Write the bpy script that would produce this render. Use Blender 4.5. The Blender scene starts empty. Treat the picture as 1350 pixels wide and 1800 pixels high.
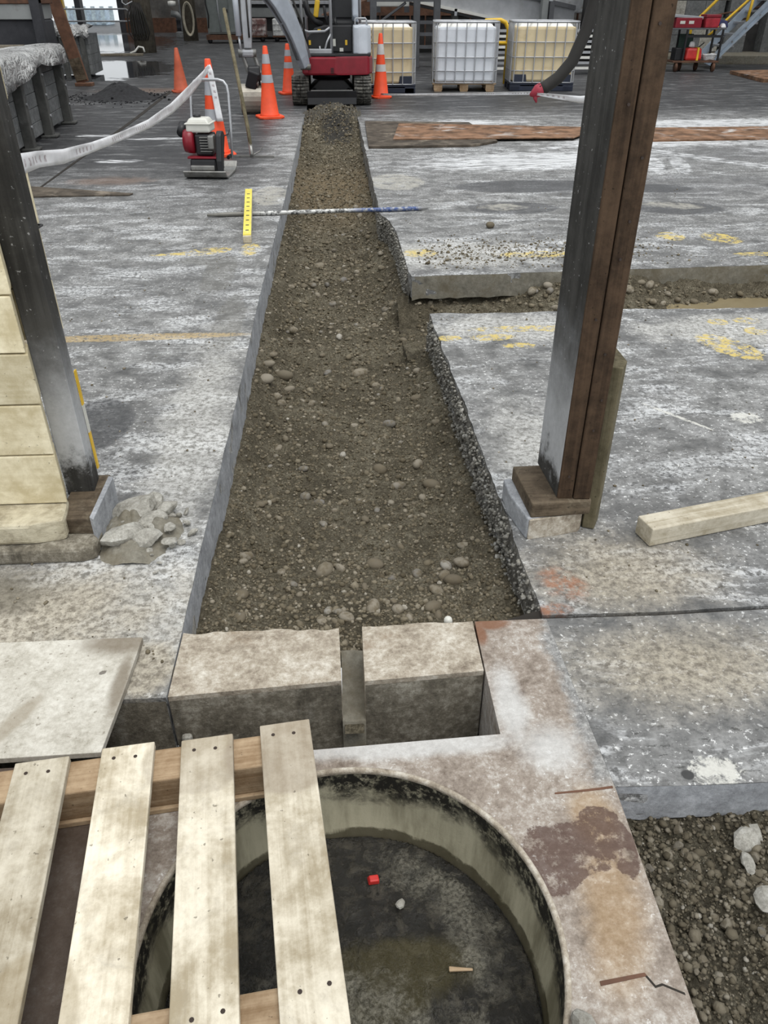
import bpy, bmesh, math, random
import numpy as np
from mathutils import Vector, Matrix, Euler
from mathutils.geometry import tessellate_polygon

random.seed(7)
rng = np.random.default_rng(7)
S = bpy.context.scene
COL = S.collection
PI = math.pi
R = math.radians

# ------------------------------------------------------------------ camera
cd = bpy.data.cameras.new('camera')
cd.sensor_fit = 'VERTICAL'; cd.sensor_height = 36.0; cd.sensor_width = 27.0
cd.lens = 36.0 * 1352 / 1800
cd.clip_start = 0.02; cd.clip_end = 300
cam = bpy.data.objects.new('camera', cd); COL.objects.link(cam)
cam.location = (0, 0, 1.5)
cam.rotation_euler = (R(90 - 33.827), 0, R(-3.341))
S.camera = cam

# ------------------------------------------------------------------ world and light
w = bpy.data.worlds.new('overcast_sky'); S.world = w; w.use_nodes = True
bg = w.node_tree.nodes['Background']
bg.inputs[0].default_value = (0.93, 0.97, 1.0, 1); bg.inputs[1].default_value = .92
sd = bpy.data.lights.new('skylight_sun', 'SUN'); sd.energy = 1.75; sd.angle = R(40); sd.color = (1, .98, .94)
so = bpy.data.objects.new('skylight_sun', sd); COL.objects.link(so)
so.rotation_euler = (R(14), R(12), 0); so.location = (0, 0, 8)
S.view_settings.view_transform = 'Standard'; S.view_settings.look = 'None'
S.view_settings.gamma = 1.0; S.view_settings.use_curve_mapping = False
S.view_settings.exposure = 0.14

# ------------------------------------------------------------------ node helpers
class Lazy:
    def __init__(s, a): s.a = a
class NT:
    def __init__(s, name):
        s.m = bpy.data.materials.new(name); s.m.use_nodes = True
        s.t = s.m.node_tree; s.b = s.t.nodes['Principled BSDF']
        s.pos = s.n('ShaderNodeNewGeometry').outputs['Position']
        s._obj = None; s.box = None
    def n(s, typ): return s.t.nodes.new(typ)
    def put(s, sock, v):
        if isinstance(v, Lazy): v = s._blob(*v.a)
        if isinstance(v, bpy.types.NodeSocket): s.t.links.new(v, sock)
        elif isinstance(v, (tuple, list)) and len(v) == 3 and sock.type == 'RGBA': sock.default_value = (*v, 1)
        else: sock.default_value = v
    @property
    def obj(s):
        if s._obj is None: s._obj = s.n('ShaderNodeTexCoord').outputs['Object']
        return s._obj
    def rnd(s): return s.n('ShaderNodeObjectInfo').outputs['Random']
    def attr(s, name):
        a = s.n('ShaderNodeAttribute'); a.attribute_name = name; return a.outputs['Fac']
    def mp(s, vec, loc=(0,0,0), rot=(0,0,0), sc=(1,1,1), typ='POINT'):
        k = s.n('ShaderNodeMapping'); k.vector_type = typ
        s.put(k.inputs['Vector'], vec); s.put(k.inputs['Location'], loc); s.put(k.inputs['Rotation'], rot); s.put(k.inputs['Scale'], sc)
        return k.outputs[0]
    def noise(s, scale, detail=4, rough=.55, vec=None, dist=0.0, sc=None, col=False):
        k = s.n('ShaderNodeTexNoise'); vec = s.pos if vec is None else vec
        if sc: vec = s.mp(vec, sc=sc)
        s.put(k.inputs['Vector'], vec); k.inputs['Scale'].default_value = scale
        k.inputs['Detail'].default_value = detail; k.inputs['Roughness'].default_value = rough; k.inputs['Distortion'].default_value = dist
        return k.outputs[1] if col else k.outputs[0]
    def vor(s, scale, vec=None, feat='F1'):
        k = s.n('ShaderNodeTexVoronoi'); k.feature = feat
        s.put(k.inputs['Vector'], s.pos if vec is None else vec); k.inputs['Scale'].default_value = scale
        return k.outputs['Distance']
    def ramp(s, f, stops):
        k = s.n('ShaderNodeValToRGB'); s.put(k.inputs[0], f); e = k.color_ramp.elements
        while len(e) < len(stops): e.new(.5)
        for el, (p, c) in zip(e, stops):
            el.position = p; el.color = (*c, 1) if isinstance(c, (tuple, list)) else (c, c, c, 1)
        return k.outputs[0]
    def mix(s, f, a, b, mode='MIX'):
        if isinstance(f, float) and f == 0.0: return a
        k = s.n('ShaderNodeMix'); k.data_type = 'RGBA'; k.blend_type = mode
        s.put(k.inputs['Factor'], f); s.put(k.inputs[6], a); s.put(k.inputs[7], b); return k.outputs[2]
    def op(s, o, a, b=0.0, c=None, clamp=False):
        if o == 'MULTIPLY' and (0.0 in [v for v in (a, b) if isinstance(v, float)]): return 0.0
        if o in ('SUBTRACT', 'ADD') and isinstance(b, float) and b == 0.0: return a
        k = s.n('ShaderNodeMath'); k.operation = o; k.use_clamp = clamp
        s.put(k.inputs[0], a); s.put(k.inputs[1], b)
        if c is not None: s.put(k.inputs[2], c)
        return k.outputs[0]
    def step(s, v, lo, hi, a=0.0, b=1.0):
        k = s.n('ShaderNodeMapRange'); k.interpolation_type = 'SMOOTHSTEP'
        s.put(k.inputs[0], v)
        for i, x in zip((1, 2, 3, 4), (lo, hi, a, b)): s.put(k.inputs[i], x)
        return k.outputs[0]
    def xyz(s, vec=None):
        k = s.n('ShaderNodeSeparateXYZ'); s.put(k.inputs[0], s.pos if vec is None else vec); return k.outputs
    def blob(s, *a): return Lazy(a)
    def _blob(s, c, r, rot=0, wob=None, soft=.25, k=.6):
        v = s.mp(s.pos, loc=(c[0], c[1], 0), rot=(0, 0, R(rot)), sc=(r[0], r[1], 1000), typ='TEXTURE')
        q = s.n('ShaderNodeVectorMath'); q.operation = 'LENGTH'; s.put(q.inputs[0], v)
        d = s.op('SUBTRACT', 1.0, q.outputs['Value'])
        if wob is not None: d = s.op('MULTIPLY_ADD', s.op('SUBTRACT', wob, .5), k * 2, d)
        return s.step(d, 0, soft)
    def mx(s, *ms):
        o = None
        for m in ms:
            if isinstance(m, Lazy):
                if s.box is not None:
                    c, r = m.a[0], max(m.a[1]) * 1.5; b = s.box
                    if c[0]+r < b[0] or c[0]-r > b[1] or c[1]+r < b[2] or c[1]-r > b[3]: continue
                m = s._blob(*m.a)
            o = m if o is None else s.op('MAXIMUM', o, m)
        return 0.0 if o is None else o
    def bump(s, h, strength=.3, dist=.01):
        k = s.n('ShaderNodeBump'); k.inputs['Strength'].default_value = strength; k.inputs['Distance'].default_value = dist
        s.put(k.inputs['Height'], h); s.t.links.new(k.outputs[0], s.b.inputs['Normal'])
    def fin(s, color, rough=.7, metal=0.0, spec=None, **kw):
        s.put(s.b.inputs['Base Color'], color); s.put(s.b.inputs['Roughness'], rough); s.put(s.b.inputs['Metallic'], metal)
        if spec is not None: s.put(s.b.inputs['Specular IOR Level'], spec)
        for a, v in kw.items(): s.put(s.b.inputs[a.replace('_', ' ')], v)
        return s.m

def plain(name, col, rough=.6, metal=0.0, var=.25, scale=6, dirt=None, amt=.45, dscale=4, bump=.1, **kw):
    t = NT(name); v = t.obj
    n1 = t.noise(scale, 5, .6, v); n2 = t.noise(dscale, 7, .65, v, .4)
    c = t.mix(t.step(n1, .3, .7), tuple(x * (1 - var) for x in col), tuple(min(1, x * (1 + var)) for x in col))
    if dirt: c = t.mix(t.step(n2, 1 - amt - .08, 1 - amt + .12), c, dirt)
    if bump: t.bump(t.noise(scale * 9, 5, .6, v), bump, .01)
    return t.fin(c, rough, metal, **kw)

# ------------------------------------------------------------------ materials
def floor_material(box=None):
    t = NT('floor_concrete'); t.box = box; X, Y, Z = t.xyz()
    w1 = t.noise(2.2, 6, .65); w2 = t.noise(7, 6, .7, dist=.3); w3 = t.noise(42, 7, .78); fine = t.noise(140, 3, .6)
    big = t.noise(.55, 4, .6); st = t.noise(3.2, 7, .7, sc=(.55, 1.5, 1), dist=.6)
    c = t.ramp(w2, [(.30, (.075, .075, .074)), (.48, (.205, .204, .199)), (.66, (.40, .40, .395))])
    c = t.mix(t.step(big, .35, .62, 0, .5), c, (.125, .125, .126))
    c = t.mix(t.step(w3, .52, .38, 0, .5), c, (.075, .075, .075))
    # pale lime dust scuffs
    wh = t.op('MULTIPLY', t.step(st, .49, .62), t.step(w3, .43, .55))
    c = t.mix(t.op('MULTIPLY', wh, .72), c, (.70, .71, .72))
    sp = t.op('MULTIPLY', t.step(t.noise(58, 4, .65), .585, .64), t.step(w2, .38, .55))
    c = t.mix(t.op('MULTIPLY', sp, .85), c, (.78, .78, .77))
    dk = t.op('MULTIPLY', t.step(t.noise(40, 5, .7, sc=(.6, 1.3, 1)), .57, .65), .75)
    c = t.mix(dk, c, (.05, .05, .048))
    # wear zones, each with a border of its own
    pale_edge = t.mx(t.blob((-.62, 2.9), (.22, 1.6), 0, w2, .7), t.blob((-.75, 1.75), (.75, .40), 0, w2, .6), t.blob((.8, 5.45), (.9, .45), 0, w2, .6),
                     t.blob((.95, 4.0), (.6, .25), 0, w2, .5), t.blob((2.3, 3.9), (.9, .3), 0, w2, .5), t.blob((.75, 2.6), (.25, .7), 0, w2, .8))
    c = t.mix(t.op('MULTIPLY', pale_edge, .55), c, t.mix(t.step(w3, .40, .58), (.29, .28, .25), (.72, .71, .68)))
    warm = t.mx(t.blob((-1.0, 1.75), (.7, .33), 0, w2, .8), t.blob((.85, 1.85), (.45, .3), 0, w2, .9), t.blob((.9, 1.45), (.5, .25), 0, w2, .9), t.blob((-.56, 1.52), (.12, .14), 0, w2, .5))
    c = t.mix(t.op('MULTIPLY', warm, .72), c, t.mix(t.step(w3, .34, .66), (.15, .122, .085), (.54, .48, .37)))
    dirtL = t.mx(t.blob((-1.15, 1.85), (.35, .16), 8, w2, .6))
    c = t.mix(t.op('MULTIPLY', dirtL, .7), c, t.mix(w3, (.06, .055, .045), (.2, .18, .14)))
    # dark oily running surface further in
    leftdark = t.op('MULTIPLY', t.step(Y, 6.4, 9.6), t.step(X, -.55, -1.0))
    fardark = t.mx(leftdark, t.step(Y, 11.8, 14.2))
    fd = t.op('MULTIPLY', fardark, t.step(st, .70, .46, .62, .98))
    c = t.mix(fd, c, t.mix(w2, (.016, .017, .019), (.075, .075, .078)))
    midR = t.mx(t.blob((3.3, 7.7), (2.0, .62), 0, w1, .5, .35), t.blob((5, 9.4), (2.2, .8), 0, w2, .7))
    c = t.mix(t.op('MULTIPLY', midR, .35), c, (.10, .10, .105))
    # chalk white dust field to the right with tyre tracks
    du = t.mx(t.blob((5.4, 11.9), (2.1, .55), 0, w2, .5), t.blob((3.9, 10.3), (1.5, .55), 6, w2, .5), t.blob((6.3, 9.0), (1.8, .35), -24, w2, .5),
              t.blob((2.2, 9.1), (1.8, .7), 10, w2, .6), t.blob((6.5, 10.5), (2.4, .9), 0, w2, .6), t.blob((1.9, 12.2), (1.1, .35), 0, w2, .6), t.blob((-2.37, 9.3), (.33, .12), 5, w2, .4), t.blob((-2.2, 10.9), (.5, .10), 5, w2, .4), t.blob((-3.1, 11.2), (.3, .1), 0, w2, .4))
    rib = t.step(t.op('SINE', t.op('MULTIPLY', t.op('ADD', Y, t.op('MULTIPLY', X, .4)), 55)), -.5, .4, .35, 1)
    du = t.op('MULTIPLY', t.op('MULTIPLY', du, rib), t.step(t.noise(2.6, 8, .75, sc=(.8, 2.6, 1), dist=1.2), .36, .54))
    c = t.mix(t.op('MULTIPLY', du, .9), c, (.84, .85, .87))
    tr = t.mx(t.blob((3.42, 8.75), (.11, .62), -14, w3, .25, .2), t.blob((3.70, 8.75), (.11, .62), -14, w3, .25, .2), t.blob((4.15, 9.1), (.13, 1.5), 38, w3, .25, .2), t.blob((3.1, 10.2), (.12, 1.0), -60, w3, .25, .2))
    rib2 = t.step(t.op('SINE', t.op('MULTIPLY', Y, 62)), -.3, .3, .25, 1)
    c = t.mix(t.op('MULTIPLY', t.op('MULTIPLY', tr, rib2), t.step(w2, .38, .58, .1, .8)), c, (.82, .83, .85))
    # damp rings and old puddle marks
    dampm = t.mx(t.blob((1.85, 7.72), (.78, .30), 2, w2, .12, .3), t.blob((3.0, 7.55), (.36, .2), 0, w2, .12, .3), t.blob((1.5, 6.83), (.42, .24), 0, w2, .15, .3),
                 t.blob((2.9, 6.75), (.42, .26), -8, w2, .15, .3), t.blob((-1.05, 2.97), (.17, .27), 0, w2, .15, .25), t.blob((4.6, 7.6), (.55, .22), 0, w2, .12, .3))
    c = t.mix(t.op('MULTIPLY', dampm, t.step(w3, .3, .6, .92, .65)), c, (.055, .056, .060))
    sand = t.mx(t.blob((1.42, 6.86), (.22, .16), 0, w2, .4), t.blob((2.9, 6.85), (.3, .14), -20, w2, .4), t.blob((.58, 8.0), (.3, .42), 0, w2, .2, .3), t.blob((-.60, 7.45), (.18, .42), 0, w2, .2, .3))
    sand = t.op('MULTIPLY', sand, t.step(t.noise(9, 6, .75), .36, .56))
    c = t.mix(t.op('MULTIPLY', sand, .65), c, t.mix(w3, (.30, .28, .23), (.62, .60, .54)))
    gr = t.mx(t.blob((-.78, 5.1), (.12, .5), 0, w2, .2, .4), t.blob((-.62, 4.2), (.09, .5), 0, w2, .2, .4), t.blob((-.9, 5.4), (.2, .12), 0, w2, .2, .4))
    c = t.mix(t.op('MULTIPLY', gr, .45), c, (.13, .125, .11))
    # rust and red dust stains
    ru = t.mx(t.blob((.655, 1.81), (.075, .12), 30, w2, .6), t.blob((.60, 1.69), (.07, .04), 0, w2, .5))
    ru = t.op('MULTIPLY', ru, t.step(t.noise(24, 6, .75), .38, .6))
    c = t.mix(t.op('MULTIPLY', ru, .8), c, t.mix(w3, (.20, .07, .03), (.42, .20, .11)))
    rl = t.mx(t.blob((-2.2, 8.2), (.55, .28), 0, w2, .7), t.blob((-3.6, 17.0), (1.2, .7), 0, w2, .7), t.blob((2.1, 11.2), (1.2, .4), 0, w2, .7))
    c = t.mix(t.op('MULTIPLY', rl, .5), c, (.20, .125, .085))
    # worn yellow paint
    ye = t.mx(t.blob((-.93, 5.62), (.09, .19), -70, w3, .1, .35), t.blob((-1.12, 5.56), (.2, .035), 6, w3, .1, .5), t.blob((-.63, 5.66), (.075, .17), 0, w3, .1, .5), t.blob((.57, 5.49), (.13, .10), 0, w3, .1, .6),
              t.blob((2.5, 5.83), (.11, .13), 0, w3, .1, .5), t.blob((2.86, 5.76), (.13, .17), 25, w3, .1, .4), t.blob((2.95, 5.33), (.2, .05), 0, w3, .1, .4), t.blob((1.4, 5.41), (.3, .08), 0, w3, .1, .8),
              t.blob((.57, 3.86), (.07, .04), 0, w3, .1, .6), t.blob((.80, 3.86), (.13, .05), 0, w3, .1, .6), t.blob((.92, 3.74), (.09, .04), 0, w3, .1, .7), t.blob((.98, 3.98), (.3, .045), 0, w3, .1, .8),
              t.blob((2.0, 3.66), (.11, .2), 28, w3, .1, .5), t.blob((2.09, 4.02), (.06, .05), 0, w3, .1, .5), t.blob((2.26, 4.03), (.08, .05), 0, w3, .1, .4), t.blob((2.24, 3.87), (.07, .06), 0, w3, .1, .4), t.blob((2.36, 3.8), (.06, .05), 0, w3, .1, .4), t.blob((1.3, 3.95), (.2, .04), 0, w3, .1, .9))
    ye = t.op('MULTIPLY', ye, t.step(t.noise(15, 8, .8, dist=.8), .455, .56))
    c = t.mix(t.op('MULTIPLY', ye, .9), c, t.mix(w3, (.50, .40, .16), (.80, .60, .13)))
    yl = t.op('MULTIPLY', t.mx(t.blob((-1.15, 3.97), (.72, .055), 1.2, w3, .25, .3)), t.step(w3, .40, .52))
    c = t.mix(t.op('MULTIPLY', yl, .7), c, (.50, .36, .16))
    ws = t.mx(t.blob((1.43, 2.9), (.012, .2), 38, w3, .3, .5), t.blob((1.72, 2.87), (.07, .055), 0, w3, .2, .9), t.blob((.84, 1.105), (.065, .045), 0, w3, .15, .8))
    ws = t.op('MULTIPLY', ws, t.step(t.noise(30, 6, .75, dist=.5), .38, .54))
    c = t.mix(t.op('MULTIPLY', ws, .85), c, (.66, .65, .60))
    hl = t.mx(t.blob((.77, 1.10), (.018, .016), 0, w3, .3, .1))
    c = t.mix(hl, c, (.05, .05, .05))
    c = t.mix(t.step(fine, .3, .7, 0, .10), c, (0, 0, 0))
    pud = t.mx(t.blob((-9.2, 36), (3.8, 9.5), 10, w1, .3), t.blob((-5.6, 22.3), (1.9, 3.6), 6, w1, .2, .5))
    c = t.mix(t.op('MULTIPLY', pud, .8), c, (.035, .036, .04))
    ro = t.op('SUBTRACT', .74, t.op('MULTIPLY', fardark, .26))
    ro = t.op('SUBTRACT', ro, t.op('MULTIPLY', dampm, .10))
    ro = t.op('MULTIPLY', ro, t.step(w2, .3, .7, .85, 1.1))
    ro = t.op('MULTIPLY', ro, t.op('SUBTRACT', 1.0, t.op('MULTIPLY', pud, .9)))
    h = t.op('ADD', t.op('MULTIPLY', w3, .7), t.op('MULTIPLY', t.noise(80, 6, .7), .5))
    k = t.n('ShaderNodeBump'); t.put(k.inputs['Strength'], t.op('SUBTRACT', .34, t.op('MULTIPLY', pud, .31))); k.inputs['Distance'].default_value = .006
    t.put(k.inputs['Height'], h); t.t.links.new(k.outputs[0], t.b.inputs['Normal'])
    return t.fin(c, ro, spec=t.op('SUBTRACT', .4, t.op('MULTIPLY', fardark, .18)))

def concrete(name, lo, mid, hi, scale=9, stain=None, amt=.5, drip=False, rough=.85, bump=.5, sc=None, sscale=5):
    t = NT(name)
    a = t.noise(scale, 8, .75, dist=.2); b = t.noise(scale * 6, 8, .8); f = t.noise(220, 4, .65)
    c = t.ramp(t.op('ADD', t.op('MULTIPLY', a, .5), t.op('MULTIPLY', b, .5)), [(.37, lo), (.5, mid), (.63, hi)])
    if stain:
        s = t.noise(sscale, 7, .7, sc=(1, 1, .22) if drip else None, dist=.2)
        c = t.mix(t.step(s, 1 - amt - .1, 1 - amt + .16, 0, .85), c, stain)
    c = t.mix(t.step(f, .62, .72, 0, .35), c, tuple(x * .35 for x in mid))
    t.bump(t.op('ADD', b, t.op('MULTIPLY', f, .35)), bump, .008)
    return t.fin(c, rough, spec=.3)

def surround_material():
    t = NT('stained_concrete')
    a = t.noise(7, 8, .75, dist=.3); b = t.noise(55, 8, .8); f = t.noise(190, 4, .7); X, Y, Z = t.xyz()
    c = t.ramp(t.op('ADD', t.op('MULTIPLY', a, .5), t.op('MULTIPLY', b, .5)), [(.37, (.13, .10, .078)), (.5, (.31, .262, .22)), (.62, (.56, .53, .49))])
    jx = t.op('ADD', X, t.op('MULTIPLY', t.op('SUBTRACT', a, .5), .16))
    c = t.mix(t.op('MULTIPLY', t.step(jx, .525, .57), t.step(Y, 1.06, 1.12)), c, t.ramp(b, [(.35, (.11, .108, .105)), (.5, (.25, .247, .24)), (.64, (.46, .455, .44))]))
    c = t.mix(t.op('MULTIPLY', t.step(t.noise(85, 4, .65), .60, .66), t.step(a, .42, .6, 0, .8)), c, (.72, .71, .69))
    g = t.mx(t.blob((.1, 1.22), (.45, .05), 1, a, .6), t.blob((.40, 1.33), (.06, .2), 0, a, .7), t.blob((.47, 1.2), (.12, .1), 0, a, .8))
    c = t.mix(t.op('MULTIPLY', g, .7), c, t.mix(b, (.40, .40, .39), (.78, .78, .77)))
    ru = t.mx(t.blob((.50, .80), (.09, .22), -12, a, .7), t.blob((.52, 1.0), (.07, .1), 0, a, .6))
    c = t.mix(t.op('MULTIPLY', ru, .5), c, t.mix(b, (.26, .15, .06), (.46, .30, .13)))
    ru2 = t.mx(t.blob((.40, 1.64), (.07, .035), 0, a, .5), t.blob((.367, 1.60), (.025, .06), 0, a, .5))
    c = t.mix(t.op('MULTIPLY', ru2, .8), c, (.20, .085, .04))
    dk = t.mx(t.blob((.475, .94), (.085, .065), 20, a, .08, .9), t.blob((.40, .905), (.06, .08), 0, a, .08, .8), t.blob((.56, .93), (.035, .07), 0, a, .08, .8), t.blob((.53, 1.0), (.045, .03), 0, a, .08, .7))
    dk = t.op('MULTIPLY', dk, t.step(t.noise(26, 6, .75), .34, .50))
    c = t.mix(t.op('MULTIPLY', dk, .85), c, t.mix(b, (.055, .032, .026), (.13, .075, .058)))
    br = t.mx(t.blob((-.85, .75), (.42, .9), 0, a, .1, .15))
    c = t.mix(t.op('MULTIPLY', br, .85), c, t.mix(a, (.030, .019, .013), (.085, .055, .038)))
    c = t.mix(t.step(f, .60, .72, 0, .4), c, (.10, .085, .07))
    t.bump(t.op('ADD', b, t.op('MULTIPLY', f, .35)), .35, .006)
    return t.fin(c, t.op('SUBTRACT', .8, t.op('MULTIPLY', br, .5)), spec=.35)

def soil_material(name, far=False, gain=1.0):
    t = NT(name); X, Y, Z = t.xyz()
    a = t.noise(3, 5, .6); b = t.noise(22, 6, .75); f = t.noise(120, 4, .7)
    c = t.ramp(t.op('ADD', t.op('MULTIPLY', a, .4), t.op('MULTIPLY', b, .6)), [(.36, (.066, .056, .038)), (.5, (.163, .141, .099)), (.64, (.31, .278, .205))])
    c = t.mix(t.step(f, .38, .62, .7, 0), c, (.036, .029, .018))
    if far:
        y = t.op('MULTIPLY', t.blob((0, 9.0), (1.2, 1.9), 0, a, .8), .55)
        c = t.mix(y, c, t.mix(b, (.15, .105, .055), (.36, .275, .17)))
        g = t.mx(t.blob((-.1, 13.3), (1.0, 1.0), 0, a, .5))
        c = t.mix(t.op('MULTIPLY', g, .75), c, t.mix(b, (.055, .052, .046), (.20, .19, .165)))
        g2 = t.blob((.05, 12.1), (.30, .9), 0, a, .4)
        c = t.mix(t.op('MULTIPLY', g2, .8), c, (.032, .032, .033))
    if gain != 1: c = t.mix(1.0, c, (gain, gain*1.02, gain*1.05), 'MULTIPLY')
    t.bump(t.op('ADD', b, t.op('MULTIPLY', f, .8)), 1.0, .014)
    return t.fin(c, .9, spec=.2)

def stone_material(name='cobble_stone', mud=.55, gain=1.0):
    t = NT(name); r = t.rnd(); v = t.obj
    n = t.noise(40, 5, .6); f = t.noise(160, 3, .6)
    c = t.ramp(r, [(0, (.13, .108, .075)), (.4, (.21, .182, .135)), (.75, (.27, .24, .19)), (.92, (.17, .16, .145)), (1, (.40, .375, .325))])
    c = t.mix(t.step(n, .7 - mud * .5, .8 - mud * .3), c, (.15, .124, .083))
    if gain != 1: c = t.mix(1.0, c, (gain, gain*1.02, gain*1.06), 'MULTIPLY')
    t.bump(f, .3, .004)
    return t.fin(c, .75, spec=.3)

def gravel_material(name='gravel', gain=1.0):
    t = NT(name); r = t.attr('tone')
    c = t.ramp(r, [(0, (.065, .053, .033)), (.45, (.150, .126, .085)), (.8, (.23, .198, .142)), (.97, (.30, .265, .205)), (1, (.44, .41, .35))])
    c = t.mix(t.step(t.noise(70, 4, .6), .4, .65, 0, .7), c, (.145, .12, .08))
    if gain != 1: c = t.mix(1.0, c, (gain, gain*1.02, gain*1.06), 'MULTIPLY')
    t.bump(t.noise(190, 3, .6), .4, .004)
    return t.fin(c, .85, spec=.25)

def wood(name, lo, hi, axis=1, rough=.8, stain=None, amt=.4, grain=1.0, bump=.35, patches=()):
    t = NT(name); v = t.obj; r = t.rnd()
    k = t.n('ShaderNodeVectorMath'); k.operation = 'ADD'; t.put(k.inputs[0], v)
    q = t.n('ShaderNodeCombineXYZ'); t.put(q.inputs[0], t.op('MULTIPLY', r, 17)); t.put(q.inputs[2], t.op('MULTIPLY', r, 9)); t.put(k.inputs[1], q.outputs[0])
    sc = [60, 60, 60]; sc[axis] = 2.2
    g = t.noise(1, 5, .6, k.outputs[0], .5, sc=tuple(sc)); m = t.noise(7, 6, .65, k.outputs[0], .3); p = t.noise(45, 5, .7, k.outputs[0])
    f = t.op('ADD', t.op('MULTIPLY', g, .38 * grain), t.op('MULTIPLY', m, 1 - .38 * grain - .2)); f = t.op('ADD', f, t.op('MULTIPLY', p, .2))
    c = t.mix(t.step(f, .36, .64), lo, hi)
    q2 = t.n('ShaderNodeHueSaturation'); t.put(q2.inputs['Value'], t.step(r, 0, 1, .84, 1.14)); t.put(q2.inputs['Color'], c); c = q2.outputs[0]
    if stain: c = t.mix(t.step(t.noise(8, 8, .75, k.outputs[0], .4), 1 - amt - .12, 1 - amt + .15, 0, .6), c, stain)
    for pc_, pr_, pcol, pf in patches: c = t.mix(t.op('MULTIPLY', t.mx(t.blob(pc_, pr_, 6, m, .12, .25)), pf), c, pcol)
    c = t.mix(t.step(t.noise(75, 3, .5, k.outputs[0]), .68, .74, 0, .65), c, tuple(x * .3 for x in lo))
    t.bump(t.op('ADD', t.op('MULTIPLY', g, .7), p), bump, .005)
    return t.fin(c, rough, spec=.25)

def post_material():
    t = NT('limed_post_timber'); X, Y, Z = t.xyz()
    g = t.noise(1, 5, .6, sc=(45, 45, 1.6), dist=.4); a = t.noise(6, 6, .7); b = t.noise(40, 5, .7)
    c = t.mix(t.step(t.op('ADD', t.op('MULTIPLY', g, .45), t.op('MULTIPLY', a, .55)), .36, .64), (.026, .025, .023), (.070, .068, .063))
    hz = t.op('ADD', Z, t.op('MULTIPLY', t.op('SUBTRACT', a, .5), .45))
    c = t.mix(t.op('MULTIPLY', t.step(hz, .78, .30, 0, .88), t.step(hz, .17, .26)), c, t.mix(b, (.40, .41, .42), (.66, .67, .69)))
    c = t.mix(t.step(t.noise(70, 3, .6), .66, .72, 0, .55), c, (.5, .5, .5))
    t.bump(t.op('ADD', t.op('MULTIPLY', g, .25), b), .22, .004)
    return t.fin(c, .75, spec=.25)

def sludge_material():
    t = NT('sludge'); a = t.noise(5, 7, .7, dist=.6); b = t.noise(24, 7, .75, dist=.4); f = t.noise(120, 4, .7)
    c = t.ramp(b, [(.32, (.006, .006, .005)), (.5, (.020, .018, .014)), (.70, (.085, .075, .055))])
    ol = t.mx(t.blob((.06, .80), (.22, .10), 10, a, .4), t.blob((-.1, .62), (.25, .12), 0, a, .5))
    c = t.mix(t.op('MULTIPLY', ol, .65), c, t.mix(b, (.035, .028, .008), (.11, .092, .035)))
    sc = t.mx(t.blob((.16, 1.01), (.16, .06), -30, b, .5, 1.0), t.blob((.25, .88), (.07, .17), 14, b, .5, 1.0), t.blob((.15, .66), (.14, .12), 0, b, .6, 1.2), t.blob((-.05, .75), (.2, .1), 0, b, .6, 1.2))
    sc = t.op('MULTIPLY', sc, t.step(a, .38, .6, .15, 1))
    c = t.mix(t.op('MULTIPLY', sc, .8), c, t.mix(t.step(f, .35, .65), (.06, .056, .042), (.27, .255, .205)))
    t.bump(t.op('ADD', b, t.op('MULTIPLY', f, .7)), .8, .012)
    return t.fin(c, t.step(b, .42, .60, .05, .42), spec=.6)

def ring_material():
    t = NT('manhole_ring_concrete'); X, Y, Z = t.xyz()
    a = t.noise(9, 7, .7, dist=.4); b = t.noise(45, 6, .75); v = t.noise(8, 6, .65, sc=(1, 1, .15))
    c = t.mix(t.step(v, .35, .65), (.175, .16, .105), (.46, .43, .315))
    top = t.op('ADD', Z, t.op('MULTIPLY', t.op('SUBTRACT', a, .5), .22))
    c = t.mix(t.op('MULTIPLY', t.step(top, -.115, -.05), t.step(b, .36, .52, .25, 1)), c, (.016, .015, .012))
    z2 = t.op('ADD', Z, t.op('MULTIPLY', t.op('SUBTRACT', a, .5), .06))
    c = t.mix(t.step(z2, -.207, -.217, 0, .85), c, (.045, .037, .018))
    t.bump(b, .3, .005)
    return t.fin(c, .6, spec=.4)

def tape_material():
    t = NT('barrier_tape_film'); u = t.attr('run'); vv = t.attr('across')
    n = t.noise(9, 4, .6); d = t.op('MULTIPLY', t.step(t.op('SINE', t.op('MULTIPLY', u, 110)), .1, .5), t.step(t.op('ABSOLUTE', t.op('SUBTRACT', vv, .5)), .24, .18))
    gate = t.step(t.op('SINE', t.op('MULTIPLY', u, 9)), .0, .25)
    c = t.mix(t.step(n, .4, .65), (.78, .78, .80), (.92, .92, .94))
    c = t.mix(t.op('MULTIPLY', t.op('MULTIPLY', d, gate), t.step(t.noise(120, 2), .4, .6, .25, .75)), c, (.25, .16, .18))
    return t.fin(c, .35, spec=.5)

def bar_material():
    t = NT('painted_bar_steel'); X, Y, Z = t.xyz(); b = t.noise(30, 5, .7)
    c = t.mix(t.step(X, .05, .25), t.mix(t.step(b, .45, .58), (.62, .62, .60), (.10, .10, .10)), t.mix(t.step(b, .45, .62), (.05, .085, .22), (.35, .36, .38)))
    c = t.mix(t.step(X, -.55, -.75), c, t.mix(b, (.12, .115, .10), (.30, .29, .26)))
    c = t.mix(t.step(X, .66, .72), c, (.25, .25, .25))
    return t.fin(c, .5, .2)

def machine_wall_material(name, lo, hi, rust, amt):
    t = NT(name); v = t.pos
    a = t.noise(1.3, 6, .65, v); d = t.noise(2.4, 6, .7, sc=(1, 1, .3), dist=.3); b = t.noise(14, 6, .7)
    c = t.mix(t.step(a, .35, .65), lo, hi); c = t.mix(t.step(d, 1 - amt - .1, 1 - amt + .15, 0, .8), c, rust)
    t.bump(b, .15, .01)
    return t.fin(c, .7)

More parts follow.
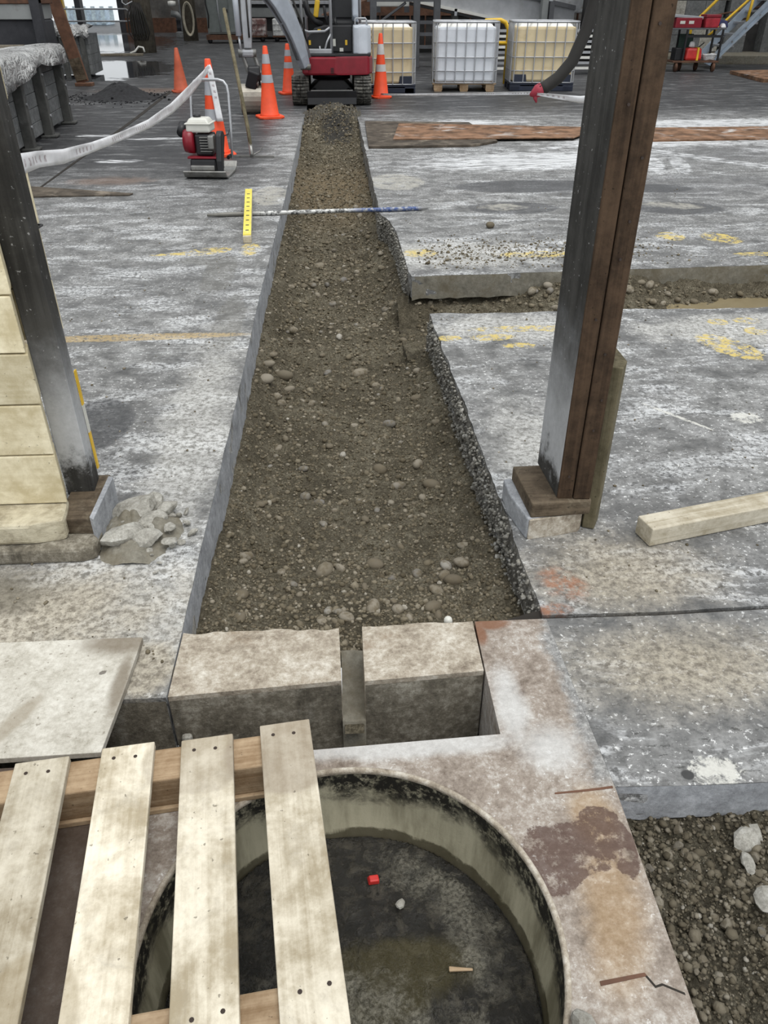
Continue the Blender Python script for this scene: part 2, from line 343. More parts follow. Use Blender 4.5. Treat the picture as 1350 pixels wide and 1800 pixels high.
M = {}
for key, bx_ in dict(fl=(-16,-.4,1.41,15.5), fnr=(.45,7.5,1.65,4.3), ffr=(.3,16,4.9,15.5), far=(-45,45,15.5,70), fr=(.55,7.5,1.0,1.67)).items(): M[key] = floor_material(bx_)
M['surround'] = surround_material()
M['block'] = concrete('cast_block_concrete', (.17, .135, .10), (.43, .375, .30), (.74, .70, .62), 9, (.22, .145, .082), .36, sscale=5)
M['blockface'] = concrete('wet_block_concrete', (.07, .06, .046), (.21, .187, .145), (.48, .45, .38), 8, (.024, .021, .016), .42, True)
M['cut'] = concrete('sawn_slab_edge', (.21, .217, .23), (.36, .372, .395), (.55, .565, .595), 8, (.16, .155, .14), .33, True)
M['broken'] = concrete('broken_slab_edge', (.04, .036, .03), (.17, .16, .14), (.56, .55, .52), 30, (.075, .06, .04), .36, bump=1.0)
M['muddyedge'] = concrete('muddy_slab_edge', (.13, .12, .095), (.24, .225, .185), (.40, .385, .335), 5, (.135, .112, .072), .5)
M['soil'] = soil_material('trench_earth', True)
M['soil2'] = soil_material('dug_earth')
M['soil3'] = soil_material('damp_dug_earth', False, .72)
M['stone'] = stone_material()
M['stone2'] = stone_material('damp_stone', .7, .8)
M['cleanstone'] = stone_material('washed_stone', .15)
M['gravel'] = gravel_material()
M['gravel2'] = gravel_material('damp_gravel', .78)
M['aggregate'] = plain('exposed_aggregate', (.20, .19, .165), .9, var=.6, scale=60, dirt=(.50, .49, .46), amt=.42, dscale=45)
M['rubble'] = concrete('broken_concrete', (.22, .21, .18), (.46, .44, .39), (.72, .71, .66), 16, (.15, .135, .105), .42, bump=.8)
M['sludge'] = sludge_material()
M['ring'] = ring_material()
M['palletwood'] = wood('weathered_pallet_wood', (.34, .285, .195), (.76, .70, .575), 1, .85, (.36, .325, .265), .40, .6, patches=[((-.155, 1.13), (.14, .125), (.26, .21, .16), .55), ((-.335, 1.12), (.13, .10), (.30, .25, .19), .4), ((-.55, .60), (.09, .13), (.27, .21, .12), .45)])
M['stringerwood'] = wood('raw_stringer_wood', (.24, .155, .085), (.48, .36, .235), 0, .8, (.13, .09, .055), .28, 1)
M['timber'] = wood('weathered_beam_timber', (.34, .29, .20), (.66, .61, .50), 0, .8, (.26, .21, .14), .35, .8)
M['prop'] = wood('damp_prop_timber', (.075, .063, .036), (.185, .16, .10), 2, .75, (.27, .24, .17), .28, 1)
M['brownwood'] = wood('tarred_brown_timber', (.026, .016, .0095), (.085, .053, .032), 2, .85, (.11, .085, .06), .22, .9)
M['padwood'] = wood('wet_pad_timber', (.040, .029, .019), (.135, .103, .070), 0, .8, (.34, .29, .21), .36, .8, bump=.6)
M['post'] = post_material()
M['cream'] = wood('cream_sleeper', (.54, .46, .285), (.85, .775, .575), 0, .75, (.46, .38, .25), .22, .35, .15)
M['creamold'] = wood('flaking_cream_sleeper', (.30, .25, .16), (.72, .66, .50), 0, .85, (.13, .10, .065), .40, .4, .6)
def sheet_material():
    t = NT('cement_sheet'); a = t.noise(9, 8, .75, dist=.2); b = t.noise(60, 8, .8)
    c = t.ramp(t.op('ADD', t.op('MULTIPLY', a, .5), t.op('MULTIPLY', b, .5)), [(.37, (.34, .315, .26)), (.5, (.54, .515, .455)), (.63, (.72, .70, .64))])
    c = t.mix(t.op('MULTIPLY', t.mx(t.blob((-.63, 1.60), (.13, .07), 0, a, .7), t.blob((-.60, 1.45), (.03, .2), 0, a, .8)), .75), c, (.15, .115, .075))
    c = t.mix(t.op('MULTIPLY', t.mx(t.blob((-.83, 1.34), (.035, .12), -25, a, .6)), .6), c, (.27, .225, .16))
    c = t.mix(t.op('MULTIPLY', t.mx(t.blob((-.655, 1.49), (.011, .007), 30, b, .3, 1.5)), .8), c, (.10, .085, .07))
    c = t.mix(t.op('MULTIPLY', t.step(t.noise(70, 3, .5), .66, .72), .6), c, (.20, .17, .13))
    t.bump(b, .25, .005); return t.fin(c, .85, spec=.25)
M['board'] = sheet_material()
M['orange'] = plain('orange_cone_plastic', (.86, .085, .022), .5, var=.1, dirt=(.45, .07, .03), amt=.25)
M['oldorange'] = plain('faded_cone_plastic', (.50, .10, .045), .65, var=.15, dirt=(.22, .07, .04), amt=.35)
M['refl'] = plain('reflective_sleeve', (.42, .43, .46), .35, var=.1, dirt=(.30, .28, .26), amt=.3)
M['reflwhite'] = plain('dirty_white_sleeve', (.62, .60, .58), .4, var=.1, dirt=(.25, .2, .18), amt=.4)
M['tape'] = tape_material()
M['red'] = plain('maroon_machine_paint', (.235, .010, .022), .32, var=.15, dirt=(.10, .015, .02), amt=.3)
M['brightred'] = plain('red_paint', (.60, .035, .03), .4, var=.15, dirt=(.2, .03, .03), amt=.3)
M['silver'] = plain('silver_machine_paint', (.40, .41, .43), .4, .3, var=.1, dirt=(.22, .21, .20), amt=.3)
M['boomgrey'] = plain('grey_blue_boom_paint', (.36, .39, .44), .4, .1, var=.1, dirt=(.20, .20, .21), amt=.25)
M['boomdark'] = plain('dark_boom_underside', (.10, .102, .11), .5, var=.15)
M['whitepanel'] = plain('pale_engine_cover', (.62, .66, .72), .3, var=.06, dirt=(.45, .46, .48), amt=.2)
M['black'] = plain('black_plastic', (.014, .014, .016), .45, var=.2, dirt=(.05, .05, .05), amt=.25)
M['rubber'] = plain('muddy_rubber', (.045, .043, .038), .75, var=.3, dirt=(.20, .19, .165), amt=.48, dscale=14)
M['steel'] = plain('worn_steel', (.30, .295, .28), .4, .7, var=.2, dirt=(.12, .11, .09), amt=.4)
M['bucketsteel'] = plain('worn_bucket_steel', (.42, .39, .33), .45, .3, var=.2, dirt=(.06, .055, .05), amt=.38, dscale=5)
M['galv'] = plain('galvanised_steel', (.46, .47, .49), .4, .5, var=.12)
M['bluegalv'] = plain('pale_blue_steel_channel', (.40, .47, .55), .4, .3, var=.12, dirt=(.3, .3, .3), amt=.3)
M['rust'] = plain('rusty_steel', (.13, .062, .036), .8, var=.3, dirt=(.06, .035, .025), amt=.4)
M['rustplate'] = plain('rusty_sheet', (.20, .115, .070), .85, var=.55, scale=5, dirt=(.50, .48, .46), amt=.40, dscale=2.2, bump=.3, spec=.2)
M['darkplate'] = plain('dark_steel_sheet', (.085, .070, .055), .8, var=.5, scale=5, dirt=(.25, .21, .165), amt=.40, dscale=3.5, bump=.3, spec=.2)
M['wtank'] = plain('white_tank_plastic', (.80, .83, .88), .35, var=.04, dirt=(.62, .63, .66), amt=.2)
M['ctank'] = plain('yellowed_tank_plastic', (.76, .63, .40), .4, var=.08, scale=2, dirt=(.70, .56, .33), amt=.4)
M['cap'] = plain('tank_top_plastic', (.84, .83, .78), .4, var=.05)
M['palletblue'] = plain('navy_plastic_pallet', (.016, .022, .042), .5, var=.2)
M['yellow'] = plain('yellow_paint', (.80, .50, .03), .45, var=.1, dirt=(.45, .30, .08), amt=.25)
M['levelyellow'] = plain('yellow_level_body', (.78, .66, .10), .45, var=.1, dirt=(.70, .68, .55), amt=.35, dscale=14)
M['blue'] = plain('blue_plastic', (.06, .14, .36), .5)
M['navy'] = plain('navy_cloth', (.035, .04, .10), .9)
M['hose'] = plain('dark_hose', (.018, .016, .014), .7, var=.2)
M['redwrap'] = plain('red_wrap_tape', (.30, .025, .045), .6, var=.2)
M['cream_hose'] = plain('cream_hose', (.46, .42, .33), .6)
M['greyblock'] = concrete('grey_concrete_block', (.10, .105, .105), (.175, .18, .18), (.28, .285, .285), 3, (.09, .09, .088), .35)
M['beamgrey'] = plain('grey_stained_timber', (.075, .075, .07), .75, var=.3, dirt=(.17, .17, .165), amt=.35)
def film_material():
    t = NT('silver_plastic_film'); v = t.obj
    a = t.noise(3.2, 3, .5, v, 1.6, sc=(1, .5, 1)); r1 = t.op('ABSOLUTE', t.op('SUBTRACT', a, .5)); b = t.noise(9, 3, .5, v, 1.2); r2 = t.op('ABSOLUTE', t.op('SUBTRACT', b, .5))
    t.bump(t.op('ADD', t.op('MULTIPLY', r1, 4), t.op('MULTIPLY', r2, 1.6)), 1.0, .05)
    c = t.mix(t.step(t.noise(2, 5, .6, v), .4, .62), (.36, .36, .355), (.58, .58, .57))
    return t.fin(c, .22, .15, spec=.6)
M['film'] = film_material()
M['bluefilm'] = plain('blue_tarpaulin', (.30, .40, .62), .4, var=.2)
M['polewood'] = wood('old_pole_wood', (.12, .10, .075), (.27, .24, .19), 2, .85, (.08, .07, .05), .3, 1)
M['cabinet'] = plain('grey_green_cabinet', (.195, .215, .205), .5, var=.1, dirt=(.12, .115, .10), amt=.3)
M['machine'] = plain('grey_machine_paint', (.28, .29, .285), .5, var=.12, scale=2, dirt=(.15, .13, .105), amt=.35, dscale=2)
M['darkmachine'] = machine_wall_material('dark_furnace_steel', (.022, .023, .028), (.055, .055, .062), (.12, .055, .03), .32)
M['conveyor'] = machine_wall_material('conveyor_cover_steel', (.36, .365, .38), (.50, .51, .53), (.25, .20, .155), .30)
M['wallback'] = machine_wall_material('hall_wall', (.085, .08, .075), (.20, .19, .175), (.13, .085, .055), .35)
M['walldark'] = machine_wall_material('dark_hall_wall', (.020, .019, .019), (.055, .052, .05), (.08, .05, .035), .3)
M['ash'] = plain('black_ash', (.018, .018, .020), .9, var=.4, scale=20, bump=.6)
M['water'] = plain('black_water', (.006, .006, .005), .06, var=.1, bump=0)
M['mudwater'] = plain('muddy_water', (.245, .20, .12), .10, var=.12, scale=2, bump=0)
M['crack'] = plain('crack_dirt', (.022, .018, .014), .95)
M['nail'] = plain('rusty_nail', (.05, .035, .028), .6, .4)
M['green'] = plain('dark_green_plastic', (.015, .05, .035), .5)
M['whitecloth'] = plain('white_rag', (.72, .72, .72), .9)
M['plastic_white'] = plain('white_fuel_tank', (.66, .655, .60), .4, var=.06, dirt=(.30, .28, .23), amt=.28, dscale=16)

# ------------------------------------------------------------------ mesh helpers
ID = Matrix.Identity(4)
def TR(loc=(0,0,0), rot=(0,0,0), sc=(1,1,1)):
    return Matrix.Translation(loc) @ Euler(rot, 'XYZ').to_matrix().to_4x4() @ Matrix.Diagonal((*sc, 1))

class MB:
    def __init__(s): s.v = []; s.f = []
    def add(s, vs, fs, m=ID):
        o = len(s.v); s.v += [tuple(m @ Vector(p)) for p in vs]; s.f += [tuple(i + o for i in f) for f in fs]; return s
    def box(s, c, d, rot=(0,0,0), taper=1.0):
        x, y, z = (k / 2 for k in d); q = taper
        vs = [(-x,-y,-z),(x,-y,-z),(x,y,-z),(-x,y,-z),(-x*q,-y*q,z),(x*q,-y*q,z),(x*q,y*q,z),(-x*q,y*q,z)]
        return s.add(vs, [(3,2,1,0),(4,5,6,7),(0,1,5,4),(1,2,6,5),(2,3,7,6),(3,0,4,7)], TR(c, rot))
    def bb(s, a, b): return s.box(tuple((p+q)/2 for p, q in zip(a, b)), tuple(abs(q-p) for p, q in zip(a, b)))
    def prism(s, pts, z0, z1, m=ID):
        n = len(pts)
        vs = [(x, y, z0) for x, y in pts] + [(x, y, z1) for x, y in pts]
        fs = [tuple(range(n-1, -1, -1)), tuple(range(n, 2*n))] + [(i, (i+1) % n, n+(i+1) % n, n+i) for i in range(n)]
        return s.add(vs, fs, m)
    def prof_x(s, yz, x0, x1):          # profile in YZ extruded along X
        return s.prism(yz, x0, x1, Matrix(((0,0,1,0),(1,0,0,0),(0,1,0,0),(0,0,0,1))))
    def prof_y(s, xz, y0, y1):          # profile in XZ extruded along Y
        n = len(xz)
        vs = [(x, y0, z) for x, z in xz] + [(x, y1, z) for x, z in xz]
        return s.add(vs, [tuple(range(n)), tuple(range(2*n-1, n-1, -1))] + [((i+1) % n, i, n+i, n+(i+1) % n) for i in range(n)])
    def tube(s, pts, r, seg=8, closed=False):
        pts = [Vector(p) for p in pts]; n = len(pts); rs = r if isinstance(r, (list, tuple)) else [r] * n
        up = None; rings = []
        for i, p in enumerate(pts):
            a = pts[(i-1) % n] if (i or closed) else p; b = pts[(i+1) % n] if (i < n-1 or closed) else p
            d = (b - a).normalized()
            if up is None: up = Vector((0,0,1)) if abs(d.z) < .9 else Vector((1,0,0))
            u = (up - d * up.dot(d)).normalized(); up = u; v = d.cross(u)
            rings.append([p + (u * math.cos(2*PI*k/seg) + v * math.sin(2*PI*k/seg)) * rs[i] for k in range(seg)])
        vs = [q for g in rings for q in g]; fs = []
        for i in range(n if closed else n-1):
            j = (i+1) % n
            fs += [(i*seg+k, i*seg+(k+1) % seg, j*seg+(k+1) % seg, j*seg+k) for k in range(seg)]
        if not closed: fs += [tuple(range(seg-1, -1, -1)), tuple((n-1)*seg+k for k in range(seg))]
        return s.add(vs, fs)
    def cyl(s, a, b, r, seg=14): return s.tube([a, b], r, seg)
    def lathe(s, prof, seg=24, m=ID, cap=True):
        vs = [(r*math.cos(2*PI*k/seg), r*math.sin(2*PI*k/seg), z) for r, z in prof for k in range(seg)]; n = len(prof)
        fs = [(i*seg+k, i*seg+(k+1) % seg, (i+1)*seg+(k+1) % seg, (i+1)*seg+k) for i in range(n-1) for k in range(seg)]
        if cap: fs += [tuple(range(seg-1, -1, -1)), tuple((n-1)*seg+k for k in range(seg))]
        return s.add(vs, fs, m)
    def strip(s, rows):                # rows of equal point counts
        n = len(rows[0]); vs = [p for r in rows for p in r]
        fs = [(i*n+j, i*n+j+1, (i+1)*n+j+1, (i+1)*n+j) for i in range(len(rows)-1) for j in range(n-1)]
        return s.add(vs, fs)
    def slab(s, outer, holes, z0, z1):
        loops = [[Vector((x, y, 0)) for x, y in l] for l in [outer] + holes]
        flat = [p for l in loops for p in l]; n = len(flat)
        vs = [(p.x, p.y, z1) for p in flat] + [(p.x, p.y, z0) for p in flat]; fs = []
        for a, b, c in tessellate_polygon(loops):
            cr = (flat[b]-flat[a]).cross(flat[c]-flat[a]).z
            if cr < 0: b, c = c, b
            fs += [(a, b, c), (n+a, n+c, n+b)]
        o = 0
        for k, l in enumerate(loops):
            m = len(l); area = sum(l[i].x*l[(i+1) % m].y - l[(i+1) % m].x*l[i].y for i in range(m))
            flip = (area > 0) != (k == 0)
            for i in range(m):
                j = (i+1) % m; q = (o+i, n+o+i, n+o+j, o+j)
                fs.append(q[::-1] if flip else q)
            o += m
        return s.add(vs, fs)
    def mesh(s, name, mat, smooth=False):
        me = bpy.data.meshes.new(name); me.from_pydata(s.v, [], s.f); me.validate(); me.update()
        if mat is not None: me.materials.append(M[mat] if isinstance(mat, str) else mat)
        if smooth: me.polygons.foreach_set('use_smooth', [True] * len(me.polygons))
        return me
    def build(s, name, mat, parent=None, smooth=False, bevel=0, label=None):
        o = bpy.data.objects.new(name, s.mesh(name, mat, smooth)); COL.objects.link(o)
        if parent is not None: o.parent = parent
        if bevel:
            b = o.modifiers.new('bevel', 'BEVEL'); b.width = bevel; b.segments = 2; b.limit_method = 'ANGLE'; b.angle_limit = R(40)
        if smooth == 'auto' : pass
        if label: o['label'] = label
        return o

def tag(o, label=None, cat=None, group=None, kind=None):
    if label: o['label'] = label
    if cat: o['category'] = cat
    if group: o['group'] = group
    if kind: o['kind'] = kind
    return o
def thing(name, label, cat, loc=(0,0,0), rz=0, group=None):
    o = bpy.data.objects.new(name, None); COL.objects.link(o); o.location = loc; o.rotation_euler = (0, 0, rz)
    o.empty_display_size = .1
    return tag(o, label, cat, group)
def struct(name, loc=(0,0,0)):
    o = bpy.data.objects.new(name, None); COL.objects.link(o); o.location = loc; o['kind'] = 'structure'; return o
def inst(me, name, parent, loc, rot=(0,0,0), sc=(1,1,1)):
    o = bpy.data.objects.new(name, me); COL.objects.link(o)
    if parent is not None: o.parent = parent
    o.location = loc; o.rotation_euler = rot; o.scale = sc; return o

# numpy value noise
def vno(x, y, seed=0):
    xi = np.floor(x).astype(np.int64); yi = np.floor(y).astype(np.int64); fx = x - xi; fy = y - yi
    fx = fx*fx*(3-2*fx); fy = fy*fy*(3-2*fy)
    def h(a, b):
        n = (a*374761393 + b*668265263 + seed*974711) & 0x7fffffff
        n = ((n ^ (n >> 13)) * 1274126177) & 0x7fffffff
        n = (n ^ (n >> 16)) & 0xffffff
        return n / 0xffffff
    return (h(xi, yi)*(1-fx)+h(xi+1, yi)*fx)*(1-fy) + (h(xi, yi+1)*(1-fx)+h(xi+1, yi+1)*fx)*fy
def fbm(x, y, f, o=4, seed=0, g=.5):
    a = 1; s = 0; tt = 0
    for i in range(o): s = s + a*(vno(x*f, y*f, seed+i)-.5); tt += a; a *= g; f *= 2.03
    return s / tt * 2

# rock meshes
def rock_mesh(name, mat, seed, sub=2, rough=.18, flat=.62, angular=False):
    r = random.Random(seed); bm = bmesh.new(); bmesh.ops.create_icosphere(bm, subdivisions=sub, radius=1)
    dirs = [Vector((r.uniform(-1,1), r.uniform(-1,1), r.uniform(-1,1))).normalized() for _ in range(9)]
    amp = [r.uniform(-rough, rough) for _ in range(9)]
    for v in bm.verts:
        d = v.co.normalized(); k = 1 + sum(a * max(0, d.dot(q))**3 for a, q in zip(amp, dirs))
        if angular:
            for q in dirs[:6]: 
                p = d.dot(q)
                if p * k > .68: k = .68 / p
        v.co = d * k; v.co.z *= flat; v.co.y *= .78
    me = bpy.data.meshes.new(name); bm.to_mesh(me); bm.free(); me.materials.append(M[mat])
    if not angular: me.polygons.foreach_set('use_smooth', [True] * len(me.polygons))
    return me
COB = [rock_mesh('cobble', 'stone', 10+i) for i in range(7)]
DCOB = [rock_mesh('damp_cobble', 'stone2', 20+i, 2, .5, .65, True) for i in range(5)]
CLEAN = [rock_mesh('clean_cobble', 'cleanstone', 30+i) for i in range(4)]
CHUNK = [rock_mesh('concrete_chunk', 'rubble', 50+i, 2, .5, .6, True) for i in range(5)]

def scatter(name, parent, xs, ys, zs, sizes, mat='gravel', squash=(.45, .85), seed=1):
    g = np.random.default_rng(seed); bm = bmesh.new(); bmesh.ops.create_icosphere(bm, subdivisions=1, radius=1)
    bv = np.array([v.co for v in bm.verts]); bf = np.array([[v.index for v in f.verts] for f in bm.faces]); bm.free()
    n = len(xs); nv = len(bv)
    V = np.repeat(bv[None], n, 0) * (1 + g.uniform(-.22, .22, (n, nv, 1)))
    V *= np.stack([np.ones(n), g.uniform(.6, 1, n), g.uniform(*squash, n)], 1)[:, None, :]
    t1 = g.uniform(-.5, .5, n); c, s = np.cos(t1)[:, None], np.sin(t1)[:, None]
    y = V[:, :, 1]*c - V[:, :, 2]*s; z = V[:, :, 1]*s + V[:, :, 2]*c; V = np.stack([V[:, :, 0], y, z], 2)
    t2 = g.uniform(0, 6.28, n); c, s = np.cos(t2)[:, None], np.sin(t2)[:, None]
    x = V[:, :, 0]*c - V[:, :, 1]*s; y = V[:, :, 0]*s + V[:, :, 1]*c; V = np.stack([x, y, V[:, :, 2]], 2)
    V = V * np.asarray(sizes)[:, None, None] + np.stack([xs, ys, zs], 1)[:, None, :]
    F = (bf[None] + (np.arange(n) * nv)[:, None, None]).reshape(-1, 3); V = V.reshape(-1, 3)
    me = bpy.data.meshes.new(name); me.vertices.add(len(V)); me.vertices.foreach_set('co', V.ravel().astype(np.float32))
    me.loops.add(F.size); me.loops.foreach_set('vertex_index', F.ravel().astype(np.int32))
    me.polygons.add(len(F)); me.polygons.foreach_set('loop_start', np.arange(0, F.size, 3, dtype=np.int32)); me.polygons.foreach_set('loop_total', np.full(len(F), 3, np.int32))
    me.polygons.foreach_set('use_smooth', np.ones(len(F), bool))
    me.update(); a = me.attributes.new('tone', 'FLOAT', 'POINT'); a.data.foreach_set('value', np.repeat(g.uniform(0, 1, n), nv).astype(np.float32))
    me.materials.append(M[mat]); o = bpy.data.objects.new(name, me); COL.objects.link(o)
    if parent: o.parent = parent
    o['kind'] = 'stuff'; return o

def grid_mesh(name, X, Y, Z, mat, parent=None):
    r, c = X.shape; V = np.stack([X, Y, Z], 2).reshape(-1, 3)
    i = np.arange(r-1)[:, None]*c + np.arange(c-1)[None]; F = np.stack([i, i+1, i+c+1, i+c], 2).reshape(-1, 4)
    me = bpy.data.meshes.new(name); me.vertices.add(len(V)); me.vertices.foreach_set('co', V.ravel().astype(np.float32))
    me.loops.add(F.size); me.loops.foreach_set('vertex_index', F.ravel().astype(np.int32))
    me.polygons.add(len(F)); me.polygons.foreach_set('loop_start', np.arange(0, F.size, 4, dtype=np.int32)); me.polygons.foreach_set('loop_total', np.full(len(F), 4, np.int32))
    me.polygons.foreach_set('use_smooth', np.ones(len(F), bool)); me.update(); me.validate()
    me.materials.append(M[mat]); o = bpy.data.objects.new(name, me); COL.objects.link(o)
    if parent: o.parent = parent
    return o

# ------------------------------------------------------------------ trench outline
LY = [0, 1.41, 3.2, 4.64, 7.2, 13.7, 16]; LX = [-.48, -.48, -.476, -.482, -.462, -.446, -.446]
RY = [0, 1.66, 3.38, 4.24, 5.06, 6.06, 6.45, 6.62, 7.06, 11.2, 13.9, 16]; RX = [.565, .562, .53, .505, .457, .452, .42, .364, .357, .36, .353, .35]
xl = lambda y: np.interp(y, LY, LX)
xr = lambda y: np.interp(y, RY, RX)
def edge(y0, y1, fn, amp, step, seed):
    n = max(2, int((y1-y0)/step)); ys = np.linspace(y0, y1, n+1); ns = fbm(ys*0+seed, ys, 7, 5, seed, .65) * amp
    return [(float(fn(y) + d), float(y)) for y, d in zip(ys, ns)]

# ------------------------------------------------------------------ floor
floor = struct('floor')
def wall_strip(name, pts, z0, z1, mat, amp, seed, out):
    """rough vertical face that hangs from a slab edge, its rows pushed out unevenly"""
    n = 9; P = np.array(pts); zs = np.linspace(z1, z0, n); rows = []
    tang = np.gradient(P, axis=0); L = np.linalg.norm(tang, axis=1); nrm = np.stack([tang[:, 1], -tang[:, 0]], 1) / L[:, None] * out
    s = np.concatenate([[0], np.cumsum(np.linalg.norm(np.diff(P, axis=0), axis=1))])
    for k, z in enumerate(zs):
        d = fbm(s, s*0+z, 9, 5, seed, .7) * amp + (0.0 if k else 0) + .002
        zz = z + (0 if k in (0,) else fbm(s, s*0+k, 16, 3, seed+3) * .012)
        q = P + nrm * (d[:, None] if k else d[:, None] * .2)
        zz = np.broadcast_to(zz, s.shape)
        rows.append([(float(a), float(b), float(c)) for (a, b), c in zip(q, zz)])
    o = MB().strip(rows).build(name, mat, floor, True); return o

left_edge = edge(1.41, 15.5, xl, .004, .05, 3)
MB().slab([(-16, 1.41)] + left_edge + [(-16, 15.5)], [], -.2, 0).build('concrete_slab', 'fl', floor)
rnear = edge(1.668, 4.245, xr, .012, .025, 5)
topn = [(float(x), 4.245 + .012*math.sin(x*5) + .006*math.sin(x*23)) for x in np.linspace(.55, 7.5, 120)]
MB().slab([(7.5, 1.675)] + topn[::-1] + rnear[::-1] + [(.9, 1.662), (1.32, 1.674), (2.2, 1.68), (3.5, 1.67)], [], -.2, 0).build('concrete_slab', 'fnr', floor)
rfar = edge(4.97, 15.5, xr, .012, .03, 6)
botf = [(float(x), 4.95 + .05*(x-.5) + .005*math.sin(x*11) - (.03*math.exp(-((x-1.68)/.03)**2))) for x in np.linspace(.47, 7.5, 140)]
MB().slab(rfar[::-1] + botf + [(16, 5.3), (16, 15.5)], [], -.14, 0).build('concrete_slab', 'ffr', floor)
MB().slab([(-45, 15.5), (45, 15.5), (45, 70), (-45, 70)], [], -.2, 0).build('concrete_slab', 'far', floor)
front_r = [(.592, 1.078), (.75, 1.072), (1.0, 1.07), (1.5, 1.085), (7.5, 1.2), (7.5, 1.655), (3.5, 1.652), (2.2, 1.664), (1.32, 1.658), (.9, 1.647), (.568, 1.652)]
MB().slab(front_r, [], -.11, 0).build('concrete_slab', 'fr', floor)
# hairline dirt under the joints
MB().slab([(.35, 1.63), (7.5, 1.63), (7.5, 1.70), (.55, 1.70)], [], -.2, -.012).build('joint_dirt', 'crack', floor)
# exposed edges of the cut slabs
wall_strip('sawn_edge', edge(1.41, 15.5, xl, .004, .02, 3), -.24, -.001, 'cut', .007, 11, 1)
wall_strip('broken_edge', edge(1.668, 4.245, xr, .012, .0125, 5), -.22, -.001, 'broken', .035, 12, -1)
wall_strip('broken_edge', edge(4.97, 13.9, xr, .012, .0125, 6), -.22, -.001, 'broken', .030, 13, -1)
wall_strip('muddy_edge', botf, -.15, -.001, 'muddyedge', .006, 14, 1)
wall_strip('grey_edge', [(.592, 1.078), (.67, 1.075), (.75, 1.072), (.87, 1.07), (1.0, 1.07), (1.25, 1.077), (1.5, 1.085), (2.5, 1.1)], -.12, -.001, 'cut', .006, 15, 1)

for ya, yb, sd_ in ((1.70, 4.2, 5), (5.05, 6.9, 6)):
    nn_ = 2600; yy_ = rng.uniform(ya, yb, nn_); zz_ = -rng.uniform(.008, .2, nn_); sz_ = rng.lognormal(-5.1, .4, nn_)
    scatter('aggregate', floor, xr(yy_) - rng.uniform(-.012, .02, nn_), yy_, zz_, sz_, 'aggregate', (.6, 1), seed=20+sd_)
# ------------------------------------------------------------------ sump in front of the trench
sump = struct('sump_pit')
cx, cy, cr = -.02, .755, .405
circ = [(cx + cr*math.cos(2*PI*k/96), cy + cr*math.sin(2*PI*k/96)) for k in range(96)]
MB().slab([(-3.2, -.6), (.587, -.6), (.5915, 1.076), (.5678, 1.652), (.359, 1.652), (.357, 1.455), (.358, 1.243), (-.09, 1.222), (-3.2, 1.175)], [circ[::-1]], -.40, 0).build('surround_slab', 'surround', sump)
# worn grooves in the surround, filled with rusty dirt
MB().slab([(.45, 1.066), (.52, 1.069), (.586, 1.074), (.586, 1.080), (.52, 1.074), (.45, 1.070)], [], -.004, .0015).build('groove', 'rust', sump)
MB().slab([(.435, .668), (.522, .678), (.524, .672), (.435, .660)], [], -.004, .0015).build('groove', 'rust', sump)
MB().slab([(.522, .678), (.535, .655), (.548, .658), (.583, .640), (.583, .636), (.548, .654), (.533, .651), (.519, .676)], [], -.004, .001).build('crack_line', 'crack', sump)
# manhole ring: inner wall, lip and ledge
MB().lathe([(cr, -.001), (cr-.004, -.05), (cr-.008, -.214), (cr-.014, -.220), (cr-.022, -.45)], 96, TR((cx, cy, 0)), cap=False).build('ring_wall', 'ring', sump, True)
MB().lathe([(cr+.007, .0004), (cr+.004, .003), (cr-.002, .003), (cr-.005, -.004), (cr-.003, -.012)], 96, TR((cx, cy, 0)), cap=False).build('ring_lip', M['block'], sump, True)
# two cast blocks with a notch between them
def wav(x0, x1, y, amp, n, seed): return [(x0 + (x1-x0)*k/n, y + amp*float(fbm(np.array([x0+(x1-x0)*k/n]), np.array([seed*1.0]), 14, 4, seed)[0])) for k in range(n+1)]
bl = [(-.476, 1.412), (-.028, 1.443)] + wav(-.033, -.474, 1.648, .016, 26, 4)
br = [(.033, 1.437), (.353, 1.457)] + wav(.353, .033, 1.652, .010, 20, 8)
MB().slab(bl, [], -.40, 0).build('kerb_block', 'block', sump, bevel=.011)
MB().slab(br, [], -.40, 0).build('kerb_block', 'block', sump, bevel=.011)
# stained faces of the slot
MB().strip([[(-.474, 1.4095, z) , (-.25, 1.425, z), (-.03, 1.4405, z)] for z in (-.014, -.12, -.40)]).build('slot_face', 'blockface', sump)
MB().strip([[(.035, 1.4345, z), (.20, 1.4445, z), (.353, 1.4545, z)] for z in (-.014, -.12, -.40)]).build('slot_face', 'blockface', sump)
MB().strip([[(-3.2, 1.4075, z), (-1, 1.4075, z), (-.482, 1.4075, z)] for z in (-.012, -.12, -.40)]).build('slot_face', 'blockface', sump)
nx_, ny_ = np.meshgrid(np.linspace(-.0295, .0345, 16), np.linspace(1.428, 1.67, 50))
nz_ = np.interp(ny_, [1.428, 1.436, 1.52, 1.67], [-.162, -.153, -.142, -.116]) + .010*np.abs(fbm(nx_, ny_, 18, 4, 91)) + .004*fbm(nx_, ny_, 60, 3, 92)
nz_[0] = -.40
grid_mesh('notch_channel', nx_, ny_, nz_, 'muddyedge', sump)
MB().bb((-3.2, 1.15, -.45), (.40, 1.47, -.262)).build('slot_water', 'water', sump)
MB().box((-.445, 1.40, -.17), (.028, .02, .07)).build('mortar_patch', 'rubble', sump, bevel=.008)
